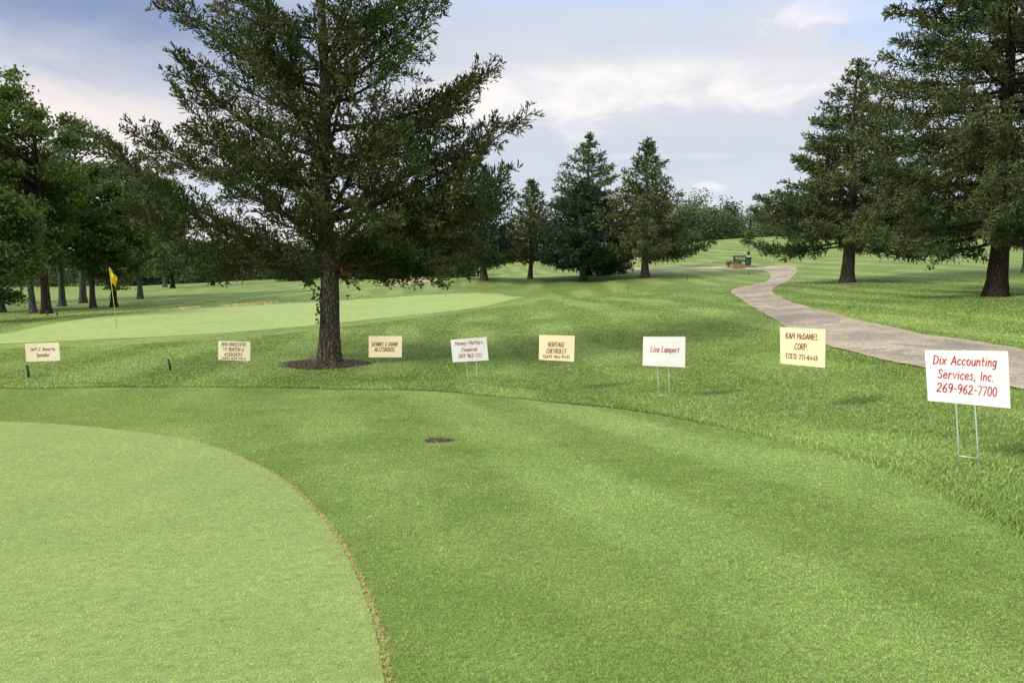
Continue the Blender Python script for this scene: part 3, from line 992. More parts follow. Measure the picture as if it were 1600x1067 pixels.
yard_sign([(1445, 547), (1575, 548.5), (1579, 638), (1450, 626)], [5.42, 5.22, 5.18, 5.38], [(1494, 630, 1500, 727), (1523.5, 633, 1530, 736)], (1499, 712, 1529, 716.5),
          [('Dix Accounting', 1456.5, 568.8, 1556, 573.2, 13.6, 0), ('Services, Inc.', 1463.2, 590.6, 1551.5, 596.2, 13.4, 0), ('269-962-7700', 1462, 611.6, 1556.5, 619.6, 13.8, 0)],
          M['white_board'], M['red_ink'], M['wire'], 'largest white sign, nearest the camera, with three lines of red lettering beside the path')
yard_sign([(1218.5, 511), (1290, 514.5), (1289, 574.5), (1219.5, 568)], [9.1, 8.75, 8.75, 9.1], [(1237, 569.5, 1239, 650), (1265, 572, 1264, 652)], (1239.5, 642, 1264, 647),
          [('KAM McDANIEL', 1227.5, 529, 1278.5, 531.6, 9, 0), ('CORP.', 1241.5, 546, 1262.5, 547.2, 9.3, 0), ('(727) 771-6443', 1228.3, 559.3, 1277.2, 563.6, 7.0, 1)],
          M['cream_board'], M['brown_ink'], M['wire_dull'], 'tall cream sign with maroon lettering in front of the gravel path')
yard_sign([(1005, 526), (1071, 526), (1070.5, 574), (1004, 571)], [10.75, 10.6, 10.6, 10.75], [(1027, 572, 1030, 626), (1045, 573, 1046, 626)], (1030, 617, 1045.5, 618.5),
          [('Lisa Lampert', 1015.7, 549.4, 1061.2, 550.9, 8.2, 0)], M['white_board'], M['red_ink'], M['wire'],
          'white sign with one single line of red lettering on a wire stake')
yard_sign([(842.5, 523), (898, 524.5), (897, 565), (842, 562)], [12.6, 12.4, 12.4, 12.6], [(857, 563, 855, 608), (879, 564, 878, 610)], (855, 607, 878, 609),
          [('HERITAGE', 855.8, 541.6, 882, 542.2, 7, 0), ('CHEVROLET', 853.5, 551.7, 885, 552.6, 7, 0), ('(269) 964-9431', 848, 558.9, 890, 559.9, 4.3, 1)],
          M['cream_board'], M['brown_ink'], M['wire_dull'], 'cream sign with three lines of maroon lettering between the two smaller white signs')
yard_sign([(704, 531), (760, 526.5), (763.5, 563), (707.5, 566)], [12.2, 12.2, 12.2, 12.2], [(728, 565.5, 733, 605), (744, 564.5, 746, 604)], (733, 599.5, 745.5, 599.5),
          [('Money Matters', 710.6, 539.6, 754.2, 537, 5.6, 0), ('Financial', 720.7, 549.5, 745.4, 548, 5.8, 0), ('269 962-1711', 716, 559.2, 752.4, 558, 6, 0)],
          M['white_board'], M['red_ink'], M['wire'], 'tilted white sign with three lines of red lettering right of the big spruce')
yard_sign([(576, 525), (628, 525), (627.8, 558.3), (576, 558.3)], [13.2, 13.2, 13.2, 13.2], [(590, 558, 590, 597), (611, 558, 607.5, 599)], (590, 596, 607.5, 597.5),
          [('DENNIS & DIANE', 580.8, 540.6, 622, 540.6, 6, 0), ('ALLESHOUSE', 585, 549, 617, 549, 6.2, 0)],
          M['cream_board'], M['brown_ink'], M['wire_dull'], 'cream sign with two lines of maroon capitals just right of the big spruce trunk')
yard_sign([(341, 532.5), (391, 534), (391, 564), (341, 562)], [13.6, 13.6, 13.6, 13.6], [(357, 562.5, 357, 600), (370, 563, 369, 599)], (357, 597, 369, 597),
          [('BEN KNOESTER', 345.8, 540.1, 384, 541, 5.1, 0), ("W/ BUITEN &", 347.8, 547.9, 381.2, 548.8, 5.1, 0), ('ASSOCIATES', 350.4, 556, 378.7, 556.8, 5.1, 0), ('(269) 629-9241', 345.8, 561, 384, 562, 3.2, 1)],
          M['pale_cream'], M['brown_ink'], M['wire_dull'], 'cream sign crowded with four lines of maroon lettering left of the big spruce')
yard_sign([(38.8, 536.7), (92, 535.2), (94, 563.5), (41, 565)], [13.2, 13.2, 13.2, 13.2], [(58, 564.5, 61, 603), (80, 564, 81.5, 601)], (61, 600, 81, 599),
          [('Jeff & Annette', 46.8, 548.1, 86, 547.8, 5.1, 0), ('Spindler', 56.3, 557.6, 77.4, 557, 5.3, 0)],
          M['pale_cream'], M['brown_ink'], M['wire_dull'], 'cream sign with two lines of small maroon letters, farthest left, behind the rope stake')

# ------------------------------------------------------------------ rope stakes, flag, markers
M['stake'] = plain('dark_green_plastic', (.014, .032, .030), .5, .4)
M['rope'] = plain('pale_rope', (.40, .46, .30), .8, .1)
M['yellow'] = plain('yellow_flag_cloth', (.80, .55, .02), .7, .15, var=.08, vs_=4)
M['pole'] = plain('flag_pole', (.62, .52, .16), .45, .4)
M['black'] = plain('black_metal', (.018, .024, .022), .45, .4)
M['binplastic'] = plain('green_plastic_bin', (.016, .075, .068), .5, .4)
M['timber'] = plain('weathered_timber', (.29, .205, .125), .85, .1, var=.3, vs_=6)
M['whiteball'] = plain('white_marker', (.80, .80, .78), .4, .4)
M['redbench'] = plain('reddish_wood', (.34, .16, .10), .8, .1)


def rope_stake(px, D, h, lean, label, r=.022, group='rope stakes in the grass'):
    b = ground(px, D)
    root = empty('rope_stake', b)
    tag(root, label, 'stake', group)
    MB().tube([(0, 0, -.05), (lean * .5, 0, h * .5), (lean * .96, 0, h * .96)], r, 12).build('post', M['stake'], root)
    MB().tube([(lean * .95, 0, h * .95), (lean * .98, 0, h * .985), (lean, 0, h)], [r * 1.25, r * 1.25, r * .9], 12).build('cap', M['stake'], root)
    return b + np.array([lean, 0, h * .90])


s1 = rope_stake(42, 14.2, .24, -.03, 'short dark rope stake beside the farthest left cream sign', .021)
s2 = rope_stake(265, 15.6, .235, -.045, 'short dark leaning rope stake between the two cream signs on the left', .021)


def rope(a, b, sag, label):
    t = np.linspace(0, 1, 30)[:, None]
    P = a * (1 - t) + b * t
    zz_ = zt(P[:, 0], P[:, 1])
    P[:, 2] = np.maximum(P[:, 2] - sag * 4 * t[:, 0] * (1 - t[:, 0]), zz_ + .03)
    tag(MB().tube(P, .0048, 8).build('rope', M['rope']), label, 'rope', 'ropes strung between the stakes')


rope(s1, s2, .30, 'thin pale rope sagging from the left stake to the leaning one')
rope(np.array([-11.5, 12.2, float(zt(-11.5, 12.2)) + .18]), s1, .03, 'thin pale rope running out of the picture left of the stake')
for px, D, lab in [(980.5, 50, 'small dark stake in the lawn, left of the three before the path bend'), (1072.5, 54, 'small dark stake in the lawn, middle of the three before the path bend'), (1167, 58, 'small dark stake inside the path bend below the bench')]:
    rope_stake(px, D, .30, -.03, lab, .024)
for px, lab in [(77, 'low dark stake left of its pair below the thick dark trunk'), (92, 'low dark stake right of its pair below the thick dark trunk')]:
    rope_stake(px, 38.5, .26, 0, lab, .03)

# flag on the distant green
fb = ground(184, 26.2)
fl = empty('golf_flag', fb)
tag(fl, 'limp yellow flag on a thin leaning pole on the distant green', 'flag')
topo = np.array([-.16, 0, 2.12])
MB().tube([(0, 0, -.02), topo * .5, topo], [.011, .010, .009], 10).build('pole', M['pole'], fl)
nu, nv = 9, 14
vv = []
for i in range(nv):
    for j in range(nu):
        s_, t_ = j / (nu - 1), i / (nv - 1)
        a0 = topo * (1 - .20 * t_)
        drop = np.array([.17 * s_ * (1 + .25 * math.sin(5 * t_)), .06 * math.sin(7 * s_ + 2 * t_), -.19 * s_ - .07 * s_ * s_])
        vv.append(a0 + drop + np.array([0, .03 * math.sin(9 * t_) * s_, -.04 * t_ * s_]))
ii = np.arange(nu * nv).reshape(nv, nu)
MB().add(vv, np.stack([ii[:-1, :-1], ii[:-1, 1:], ii[1:, 1:], ii[1:, :-1]], -1).reshape(-1, 4)).build('flag_cloth', M['yellow'], fl)
# yardage marker behind the far green
tm = empty('marker_sign', ground(545, 45.5))
tag(tm, 'tiny dark marker sign on a stem behind the distant green', 'marker')
MB().tube([(0, 0, -.05), (0, 0, .12), (0, 0, .24)], .02, 8).build('stem', M['black'], tm)
MB().box((0, 0, .28), (.22, .05, .10)).build('plate', M['black'], tm, smooth=False)
# cup rim plate seen at the flag
# bench, ball washer, planter by the path turn
bc = ground(1153.5, 67.5)
bench = empty('park_bench', bc, math.radians(14))
tag(bench, 'black metal bench with an openwork back behind the timber planter', 'bench')
mb = MB().box((0, .02, .45), (1.15, .06, .035)).box((0, -.10, .45), (1.15, .06, .035)).box((0, -.22, .45), (1.15, .06, .035)).box((0, -.34, .45), (1.15, .06, .035))
mb.build('seat', M['black'], bench, smooth=False)
mb = MB()
for z_ in (.56, .94):
    mb.box((0, .12 + (z_ - .5) * .3, z_), (1.20, .06, .11))
for i in range(7):
    x_ = -.54 + i * .18
    mb.tube([(x_, .14, .56), (x_ + .05 * (-1) ** i, .19, .75), (x_, .25, .94)], .028, 6)
for x_ in (-.58, .58):
    mb.tube([(x_, .11, .50), (x_ * 1.04, .19, .75), (x_ * 1.06, .26, .98)], .05, 8)
mb.build('backrest', M['black'], bench)
for x_ in (-.52, .52):
    MB().tube([(x_, -.36, 0), (x_, -.34, .30), (x_, -.36, .66), (x_, .08, .68)], .03, 8).build('leg', M['black'], bench)
    MB().tube([(x_, .16, 0), (x_, .06, .25), (x_, .12, .52)], .03, 8).build('leg', M['black'], bench)
bw = ground(1165, 67.2)
bn = empty('litter_bin', bw)
tag(bn, 'round dark green litter bin right of the black bench', 'bin')
MB().tube([(0, 0, 0), (0, 0, .06), (0, 0, .45), (0, 0, .78), (0, 0, .80)], [.24, .25, .27, .28, .30], 20).build('body', M['binplastic'], bn)
MB().tube([(0, 0, .80), (0, 0, .84), (0, 0, .88)], [.31, .30, .12], 20).build('lid', M['binplastic'], bn)
wb = ground(1165.5, 68.4)
bwsh = empty('ball_washer', wb)
tag(bwsh, 'black ball washer on a pale post behind the green litter bin', 'ball washer')
MB().tube([(0, 0, 0), (0, 0, .5), (0, 0, .98)], .035, 10).build('post', M['whiteball'], bwsh)
MB().tube([(0, 0, .92), (0, 0, 1.02), (0, 0, 1.22), (0, 0, 1.26)], [.05, .10, .15, .12], 14).build('washer_body', M['black'], bwsh)
MB().tube([(0, 0, 1.25), (0, 0, 1.32), (0, 0, 1.36)], [.02, .02, .035], 8).build('handle', M['black'], bwsh)
pb = ground(1147, 65.6)
pt = empty('timber_planter', pb, math.radians(0))
tag(pt, 'low planter box of weathered timber beside the path', 'planter')
for z_ in (.11, .31):
    MB().box((0, -.45, z_), (.86, .10, .19)).build('plank', M['timber'], pt, smooth=False)
for x_ in (-.382, .382):
    MB().box((x_, .06, .21), (.09, .90, .40)).build('side_board', M['timber'], pt, smooth=False)
MB().box((0, .05, .18), (.66, .88, .36)).build('soil', M['soil'], pt, smooth=False)
st = ground(1162, 66.2)
ed = empty('timber_edging', st, math.radians(8))
tag(ed, 'low sloping timber edging right of the planter box', 'edging')
MB().box((.05, 0, .10), (1.5, .12, .24)).build('sleeper', M['timber'], ed, smooth=False)
MB().box((1.35, .10, .06), (1.3, .12, .16), .06).build('sleeper', M['timber'], ed, smooth=False)
for px, py_, D, lab in [(1107, 409, 74, 'white golf tee marker on the slope left of the planter'), (1202, 404, 72, 'smaller white tee marker right of the litter bin'), (1215, 404, 71.5, 'larger white tee marker right of the litter bin')]:
    b = ground(px, D)
    k = 11
    t = np.linspace(0, math.pi, k)
    R_ = .072 if px == 1215 else .065
    o = MB().tube(np.stack([0 * t, 0 * t, R_ * .8 - R_ * np.cos(t)], -1), R_ * np.sin(t) + .002, 12).build('tee_marker', M['whiteball'])
    o.location = b
    tag(o, lab, 'tee marker', 'white tee markers on the slope')
rb_ = empty('wooden_bench', ground(1385, 73))
tag(rb_, 'low reddish wooden bench far off under the right hand spruces', 'bench')
MB().box((0, 0, .42), (1.7, .42, .07)).build('seat', M['redbench'], rb_, smooth=False)
MB().box((0, .24, .66), (1.7, .06, .26)).build('backrest', M['redbench'], rb_, smooth=False)
for x_ in (-.7, .7):
    MB().box((x_, 0, .19), (.10, .38, .39)).build('leg', M['redbench'], rb_, smooth=False)
sg = empty('path_sign', ground(996, 86))
tag(sg, 'small pale sign on a post beside the far path left of the spruce trunk', 'sign')
MB().tube([(0, 0, 0), (0, 0, .4), (0, 0, .85)], .035, 8).build('post', M['timber'], sg)
MB().box((0, -.02, 1.0), (.55, .05, .36)).build('plate', M['whiteball'], sg, smooth=False)
# ------------------------------------------------------------------ trees
def unit(v):
    return v / (np.linalg.norm(v, axis=-1, keepdims=True) + 1e-9)


class Shoots:
    """needle covered shoots, each a slim closed spindle"""
    def __init__(s):
        s.b, s.d, s.l, s.r = [], [], [], []

    def add(s, b, d, l, r):
        s.b.append(b); s.d.append(d); s.l.append(l); s.r.append(r)

    def mesh(s, mb, mi=0):
        b, d, l, r = np.concatenate(s.b), np.concatenate(s.d), np.concatenate(s.l), np.concatenate(s.r)
        n = len(b)
        ref = np.where(np.abs(d[:, 2:3]) < .85, np.array([[0, 0, 1.]]), np.array([[1., 0, 0]]))
        u = unit(np.cross(d, ref))
        v = np.cross(d, u)
        V = [b]
        for k in range(3):
            a = k * 2 * math.pi / 3 + .5
            V.append(b + d * (l * (.30 + .12 * k))[:, None] + (u * math.cos(a) + v * math.sin(a)) * r[:, None])
        V.append(b + d * l[:, None])
        V = np.stack(V, 1).reshape(-1, 3)
        f = np.array([[0, 2, 1], [0, 3, 2], [0, 1, 3], [1, 2, 4], [2, 3, 4], [3, 1, 4]])
        mb.add(V, (np.arange(n)[:, None, None] * 5 + f[None]).reshape(-1, 3), mi)
        return n


def bez(a, b, c, n):
    t = np.linspace(0, 1, n)[:, None]
    return a * (1 - t) ** 2 + 2 * b * t * (1 - t) + c * t ** 2


def trunk_mesh(mb, H, r, seed, lean=0.0, flare=1.5, n=18, k=26, top=.06, bumps=.07):
    r_ = np.random.default_rng(seed)
    z = np.concatenate([[-.15, .0, .12, .3, .6], np.linspace(1.0, H, k)])
    x = np.interp(z, np.linspace(0, H, 7), np.concatenate([[0], r_.uniform(-.5, .5, 6) * r * .6])) + lean * z
    y = np.interp(z, np.linspace(0, H, 7), np.concatenate([[0], r_.uniform(-.5, .5, 6) * r * .6]))
    R = r * (1 - (1 - top) * np.clip(z / H, 0, 1) ** .9) * (1 + (flare - 1) * np.exp(-np.maximum(z, 0) / (.9 * r + .1)))
    a = np.arange(n) * 2 * math.pi / n
    kk = 1 + bumps * (np.sin(a * 3 + r_.uniform(0, 6))[None] * np.exp(-np.maximum(z, 0) / .7)[:, None] * 1.6 + r_.normal(0, .45, (len(z), n)))
    V = np.stack([x[:, None] + R[:, None] * kk * np.cos(a), y[:, None] + R[:, None] * kk * np.sin(a), np.repeat(z[:, None], n, 1)], -1)
    i = np.arange(len(z) * n).reshape(len(z), n)
    f = np.stack([i[:-1], np.roll(i[:-1], -1, 1), np.roll(i[1:], -1, 1), i[1:]], -1).reshape(-1, 4)
    mb.add(V.reshape(-1, 3), f)
    return lambda h: np.array([np.interp(h, z, x), np.interp(h, z, y), h])


def clothe(P, sh, tw, r_, Lb, t0, gap, sp, sl, sr, vert=(-.5, .6), droop=0., up=.35, tail=.25, ns=2, bw=.007, tsh=3, spread=.45, clumpy=.6):
    """side branchlets with needle shoots along a limb"""
    seg = np.linalg.norm(np.diff(P, axis=0), axis=1)
    L = np.concatenate([[0], np.cumsum(seg)])
    tot = L[-1]
    ts = np.arange(t0 * tot, tot, gap)
    ts = ts + r_.uniform(-gap * .4, gap * .4, len(ts))
    side = 1
    cl_ = r_.uniform(.25, 1.35, int(tot / .55) + 3)
    for s in ts:
        t = min(max(s / tot, 0), .999)
        o = np.array([np.interp(t * tot, L, P[:, i]) for i in range(3)])
        k = min(int(np.searchsorted(L, t * tot)), len(P) - 1)
        T = unit(P[k] - P[max(k - 1, 0)])
        S = unit(np.cross(T, np.array([0, 0, 1.])))
        side = -side
        f = min(1.0, (t - t0 + .12) / .3) * (1 - t) ** .55 + tail * min(1, (t - t0 + .15) / .3)
        lb = Lb * f * r_.uniform(.6, 1.1) * (1 - clumpy + clumpy * float(np.interp(s / .55, np.arange(len(cl_)), cl_)))
        d = unit(T * r_.uniform(.5, 1.0) + S * side * r_.uniform(.35, 1.0) + np.array([0, 0, r_.uniform(*vert)]))
        m = max(2, int(lb / sp))
        u = np.linspace(.12, 1, m)
        B = o + d * (u * lb)[:, None] + np.array([0, 0, 1.]) * (droop * lb * u ** 2)[:, None]
        if tw is not None:
            tw.tube(np.vstack([o, B[m // 2], B[-1]]), [bw, bw * .7, bw * .4], 3, 1, cap=False)
        tl = sl * 1.1 + Lb * .30 * (1 - u) * f
        for q in range(ns):
            e = unit(r_.normal(size=(m, 3)))
            td = unit(d * r_.uniform(.3, 1.0, (m, 1)) + e * .85 + np.array([0, 0, up * .5]))
            nt = tsh
            for w_ in range(nt):
                fr_ = (w_ + r_.random((m, 1))) / nt
                dd = unit(td + unit(r_.normal(size=(m, 3))) * spread + np.array([0, 0, up * .7]))
                sh.add(B + td * tl[:, None] * fr_, dd, sl * r_.uniform(.6, 1.35, m), sr * r_.uniform(.75, 1.25, m))
        sh.add(B[-1:], d[None] + np.array([[0, 0, up * .4]]), np.array([sl * 1.3]), np.array([sr]))
    T = unit(P[-1] - P[-2])
    n = 6
    sh.add(np.repeat(P[-1:], n, 0) - T * np.linspace(0, .4, n)[:, None], unit(T + r_.normal(0, .35, (n, 3))), np.full(n, sl * 1.5), np.full(n, sr))


def conifer(name, base, H, R, h0, nl, trunk_r, mats, label, seed, el=(0.05, .35), tipup=.12, sag=.10, Lb=.9, gap=.14, sp=.07, sl=.14, sr=.016,
            vert=(-.5, .5), droop=-.1, up=.3, ns=2, hero=None, cones=0, group='spruces on the golf course', jitter=(.75, 1.05), whorl=False, lean=0.0, flare=1.5, twigs=True, t0=.18, rz=0.0, bw=.007, tsh=3, lim=1.0, evar=.16, spread=.45, clumpy=.6):
    """R(t): crown radius at relative height; limbs from h0 to the top"""
    r_ = np.random.default_rng(seed)
    root = empty(name, base, rz)
    tag(root, label, 'tree', group)
    tm_ = MB()
    at = trunk_mesh(tm_, H, trunk_r, seed, lean, flare)
    sh, crown = Shoots(), MB()
    limbs = []
    for P in (hero or []):
        limbs.append((P, 1.0))
    az = r_.uniform(0, 6)
    for k in range(nl):
        q = (k + .5) / nl
        h = h0 + (H - h0) * (q ** 1.08)
        if whorl:
            h = h0 + (H - h0) * (round(q * nl / 5) * 5 / nl) + r_.uniform(-.15, .15)
        h = min(h, H * .985)
        az += 2.39996 + r_.uniform(-.4, .4)
        dx = math.cos(az)
        rad = R((h - 0) / H, dx) * r_.uniform(*jitter)
        if rad < .12:
            continue
        e = el[0] + (el[1] - el[0]) * (h / H) + r_.uniform(-evar, evar)
        o = at(h)
        d = np.array([math.cos(az), math.sin(az), 0])
        tip = o + d * rad + np.array([0, 0, math.tan(e) * rad])
        c = o + d * rad * .55 + np.array([0, 0, math.tan(e) * rad * .55 - sag * rad])
        tip[2] += tipup * rad
        limbs.append((bez(o, c, tip, 9), .8))
    for P, w in limbs:
        L = np.linalg.norm(np.diff(P, axis=0), axis=1).sum()
        rr_ = (.012 + .0095 * L * w) * lim
        if w < 1:
            P = P + np.linspace(0, 1, len(P))[:, None] * np.cumsum(r_.normal(0, .028 * L / 4, P.shape), 0)
        tm_.tube(P, np.linspace(rr_ * 1.25, .008, len(P)), 6, cap=False)
        clothe(P, sh, crown if twigs else None, r_, Lb * min(1.0, .14 + L / 4.2), min(t0, .5), gap, sp, sl, sr, vert, droop, up, ns=ns + (w == 1.0 and len(limbs) > 10 and hero is not None), bw=bw, tsh=tsh, spread=spread, clumpy=clumpy)
    # leader
    n = 40
    zt_ = np.linspace(H * .9, H, n)
    a = r_.uniform(0, 6.3, n)
    top = np.stack([at(z)[:2].tolist() + [z] for z in zt_])
    sh.add(top, unit(np.stack([np.cos(a), np.sin(a), np.full(n, .9)], -1)), sl * np.linspace(2.4, 1.2, n), np.full(n, sr))
    cnt = sh.mesh(crown, 0)
    if cones:
        allb, alll = np.concatenate(sh.b), np.concatenate(sh.l)
        pick = allb[(allb[:, 2] > H * .22)]
        ctr = pick[r_.integers(0, len(pick), cones)]
        cs = Shoots()
        for c_ in ctr:
            k = r_.integers(2, 7)
            cs.add(c_ + r_.normal(0, .10, (k, 3)), unit(np.stack([r_.normal(0, .3, k), r_.normal(0, .3, k), -np.ones(k)], -1)), r_.uniform(.09, .14, k), np.full(k, .022))
        cs.mesh(crown, 2)
    bark = mats[1]
    tm_.build('trunk', bark, root)
    crown.build('crown', [mats[0], M['twig'], M['cone']], root, smooth=False)
    print(name, 'shoots', cnt, 'limbs', len(limbs))
    return root


def prof(*pts_):
    """piecewise radius profile (relative height, left radius, right radius)"""
    a = np.array(pts_, float)

    def f(t, dx):
        k = (dx + 1) / 2
        return np.interp(t, a[:, 0], a[:, 1]) * (1 - k) + np.interp(t, a[:, 0], a[:, 2]) * k
    return f


# -- the big spruce beside the practice green: its main limbs one by one
DT = 17.2


def hl(o, c, tip, dy, n=12):
    A_ = unp(o[0], o[1], DT)
    B_ = unp(c[0], c[1], DT + dy * .5)
    C_ = unp(tip[0], tip[1], DT + dy)
    return bez(A_, 2 * B_ - (A_ + C_) / 2, C_, n) - TREE


HERO = [hl(*a) for a in [
    ((520, 418), (690, 352), (796, 300), -1.0), ((520, 425), (660, 392), (772, 392), .3), ((520, 400), (650, 322), (765, 228), .2), ((520, 430), (640, 410), (748, 412), .9), ((520, 415), (640, 350), (725, 300), -1.9),
    ((520, 345), (672, 278), (832, 176), -.7), ((520, 335), (660, 262), (800, 190), .6), ((522, 250), (655, 200), (774, 102), .6), ((522, 262), (640, 215), (745, 108), -.5), ((522, 205), (640, 178), (738, 158), 1.0),
    ((522, 140), (620, 70), (695, 2), -.6), ((520, 395), (670, 335), (800, 262), -1.5), ((520, 405), (670, 372), (792, 322), 1.2),
    ((520, 425), (625, 408), (738, 425), -1.0), ((520, 420), (610, 385), (700, 432), -1.8), ((520, 425), (620, 400), (735, 385), 1.8), ((522, 100), (600, 30), (660, -45), .6),
    ((512, 425), (330, 352), (150, 214), -1.2), ((512, 430), (360, 400), (180, 325), -.4), ((512, 410), (345, 345), (195, 262), 1.6), ((512, 370), (350, 285), (212, 212), .8),
    ((514, 330), (380, 250), (288, 205), -1.6), ((514, 300), (380, 235), (276, 148), -.6), ((516, 250), (380, 190), (271, 84), .3), ((518, 160), (390, 90), (258, -2), -.5),
    ((512, 428), (380, 408), (245, 405), -1.4), ((518, 120), (420, 30), (330, -40), .6), ((516, 270), (440, 130), (398, 40), -1.6), ((518, 220), (450, 120), (410, -20), -2.2),
    ((516, 330), (560, 250), (610, 130), -1.9), ((516, 360), (470, 290), (420, 190), -2.4), ((516, 390), (590, 320), (640, 235), -2.3), ((514, 400), (430, 320), (350, 255), -2.6),
    ((520, 430), (600, 412), (690, 405), .4), ((515, 300), (500, 235), (485, 160), -2.2), ((515, 230), (530, 165), (545, 70), -2.0), ((515, 160), (500, 90), (490, 10), -1.8), ((515, 395), (500, 350), (480, 300), -2.8), ((516, 90), (540, 30), (560, -40), -1.5), ((516, 180), (560, 90), (600, 10), -1.5), ((516, 420), (560, 370), (610, 350), -2.8)]]
RH = prof((.14, 1.5, 2.0), (.24, 1.8, 2.8), (.30, 4.0, 3.9), (.40, 4.4, 4.2), (.55, 3.6, 3.7), (.72, 3.2, 2.6), (.86, 1.9, 1.8), (1, .1, .1))
big = conifer('spruce_tree', TREE, 12.2, RH, 2.0, 50, .25, (M['needle_hero'], M['bark']),
              'big dark spruce in a mulch bed, its crown cut by the picture top', 31,
              hero=HERO, el=(.0, .42), jitter=(.35, .85), Lb=1.15, gap=.105, sp=.080, sl=.090, sr=.0138, tsh=5, evar=.34, clumpy=.92, vert=(-.7, .75), up=.40, droop=.05, ns=2, t0=.14, flare=1.35)

# vine on that trunk
vr = np.random.default_rng(44)
vine = empty('climbing_vine', TREE + np.array([-.22, -.18, .9]))
tag(vine, 'leafy green vine climbing the trunk of the big spruce', 'vine')


def leaf_quads(mb, C_, size, r_, mi=0, hang=.0, nz=.2):
    n = len(C_)
    d = unit(r_.normal(size=(n, 3)) + np.array([0, 0, -hang]))
    e = unit(np.cross(d, unit(r_.normal(size=(n, 3)) + np.array([0, 0, nz]))))
    s_ = size * r_.uniform(.65, 1.3, n)[:, None]
    nn = np.cross(d, e)
    V = np.stack([C_ - d * s_ * .5, C_ + e * s_ * .38 + nn * s_ * .12, C_ + d * s_ * .55, C_ - e * s_ * .38 + nn * s_ * .12], 1).reshape(-1, 3)
    i = np.arange(n)[:, None] * 4
    mb.add(V, np.concatenate([i + np.array([[0, 1, 2]]), i + np.array([[0, 2, 3]])]), mi)


def vine_pts(px, py, n, spx, spy, dz=-.34):
    return np.array([unp(px + vr.normal(0, spx), py + vr.normal(0, spy), DT + dz + vr.normal(0, .05)) for _ in range(n)]) - np.array(vine.location)


mb = MB()
for px, py, n, sx, sy in [(503, 500, 14, 2.0, 5), (497, 495, 14, 2.5, 7), (497, 478, 12, 2.5, 7), (493, 460, 12, 3, 6), (490, 445, 28, 5, 6), (482, 437, 24, 7, 5), (492, 425, 40, 8, 7), (503, 412, 50, 9, 8), (500, 395, 40, 9, 9), (478, 443, 12, 4, 4), (520, 420, 20, 8, 6)]:
    leaf_quads(mb, vine_pts(px, py, max(4, int(n * .62)), sx, sy), .12, vr, hang=.8)
mb.build('leaf_cluster', M['ivy'], vine, smooth=False)
MB().tube(np.array([unp(x_, y_, DT - .30) for x_, y_ in [(505, 560), (500, 520), (503, 495), (499, 470), (503, 440), (508, 410), (506, 380)]]) - np.array(vine.location), .012, 6).build('stem', M['twig'], vine)
mb = MB()
for px, py, n, sx, sy in [(508, 245, 60, 8, 12), (505, 258, 40, 12, 8), (513, 225, 24, 7, 8), (512, 275, 20, 8, 5), (535, 400, 16, 5, 8), (530, 415, 14, 6, 8)]:
    leaf_quads(mb, vine_pts(px, py, n, sx, sy, -.42), .17, vr, hang=1.2)
mb.build('dry_leaf_cluster', M['dead'], vine, smooth=False)['label'] = 'reddish brown dead leaves'

# -- the two large spruces on the right and the trunk at the picture's edge
S = dict(el=(-.12, .22), tipup=.12, sag=.06, vert=(-.28, .18), droop=-.13, up=.12, evar=.10, clumpy=.5, group='spruces on the golf course')
conifer('spruce_tree', ground(1552, 27), 17.0, prof((.10, 5.4, 5.2), (.20, 5.9, 5.5), (.42, 4.9, 4.8), (.62, 4.0, 3.8), (.80, 2.4, 2.3), (1, .1, .1)), 2.0, 124, .33, (M['needle_side'], M['bark_dark']),
        'largest right hand spruce with yellowish cones, its top running out of the picture', 51, Lb=1.35, gap=.15, sp=.095, sl=.115, sr=.0220, tsh=4, cones=320, ns=3, flare=1.45, **S)
conifer('spruce_tree', ground(1320, 40), 11.6, prof((.11, 4.9, 4.4), (.22, 5.3, 4.8), (.42, 4.1, 4.2), (.60, 2.9, 3.2), (.80, 1.45, 1.6), (.92, .55, .55), (1, .1, .1)), 1.9, 100, .34, (M['needle_side'], M['bark']),
        'tall pointed spruce right of the gravel path bend, second from the right edge', 52, Lb=1.35, gap=.18, sp=.12, sl=.15, sr=.0285, tsh=4, cones=110, ns=3, flare=1.3, **S)
conifer('spruce_tree', ground(1600, 43), 15.0, prof((.12, 4.6, 4.6), (.3, 4.4, 4.4), (.6, 3, 3), (1, .1, .1)), 2.6, 60, .30, (M['needle_side'], M['bark']),
        'spruce cut off by the right edge of the picture, only its lower trunk showing', 53, Lb=1.2, gap=.30, sp=.16, sl=.3, sr=.045, **S)

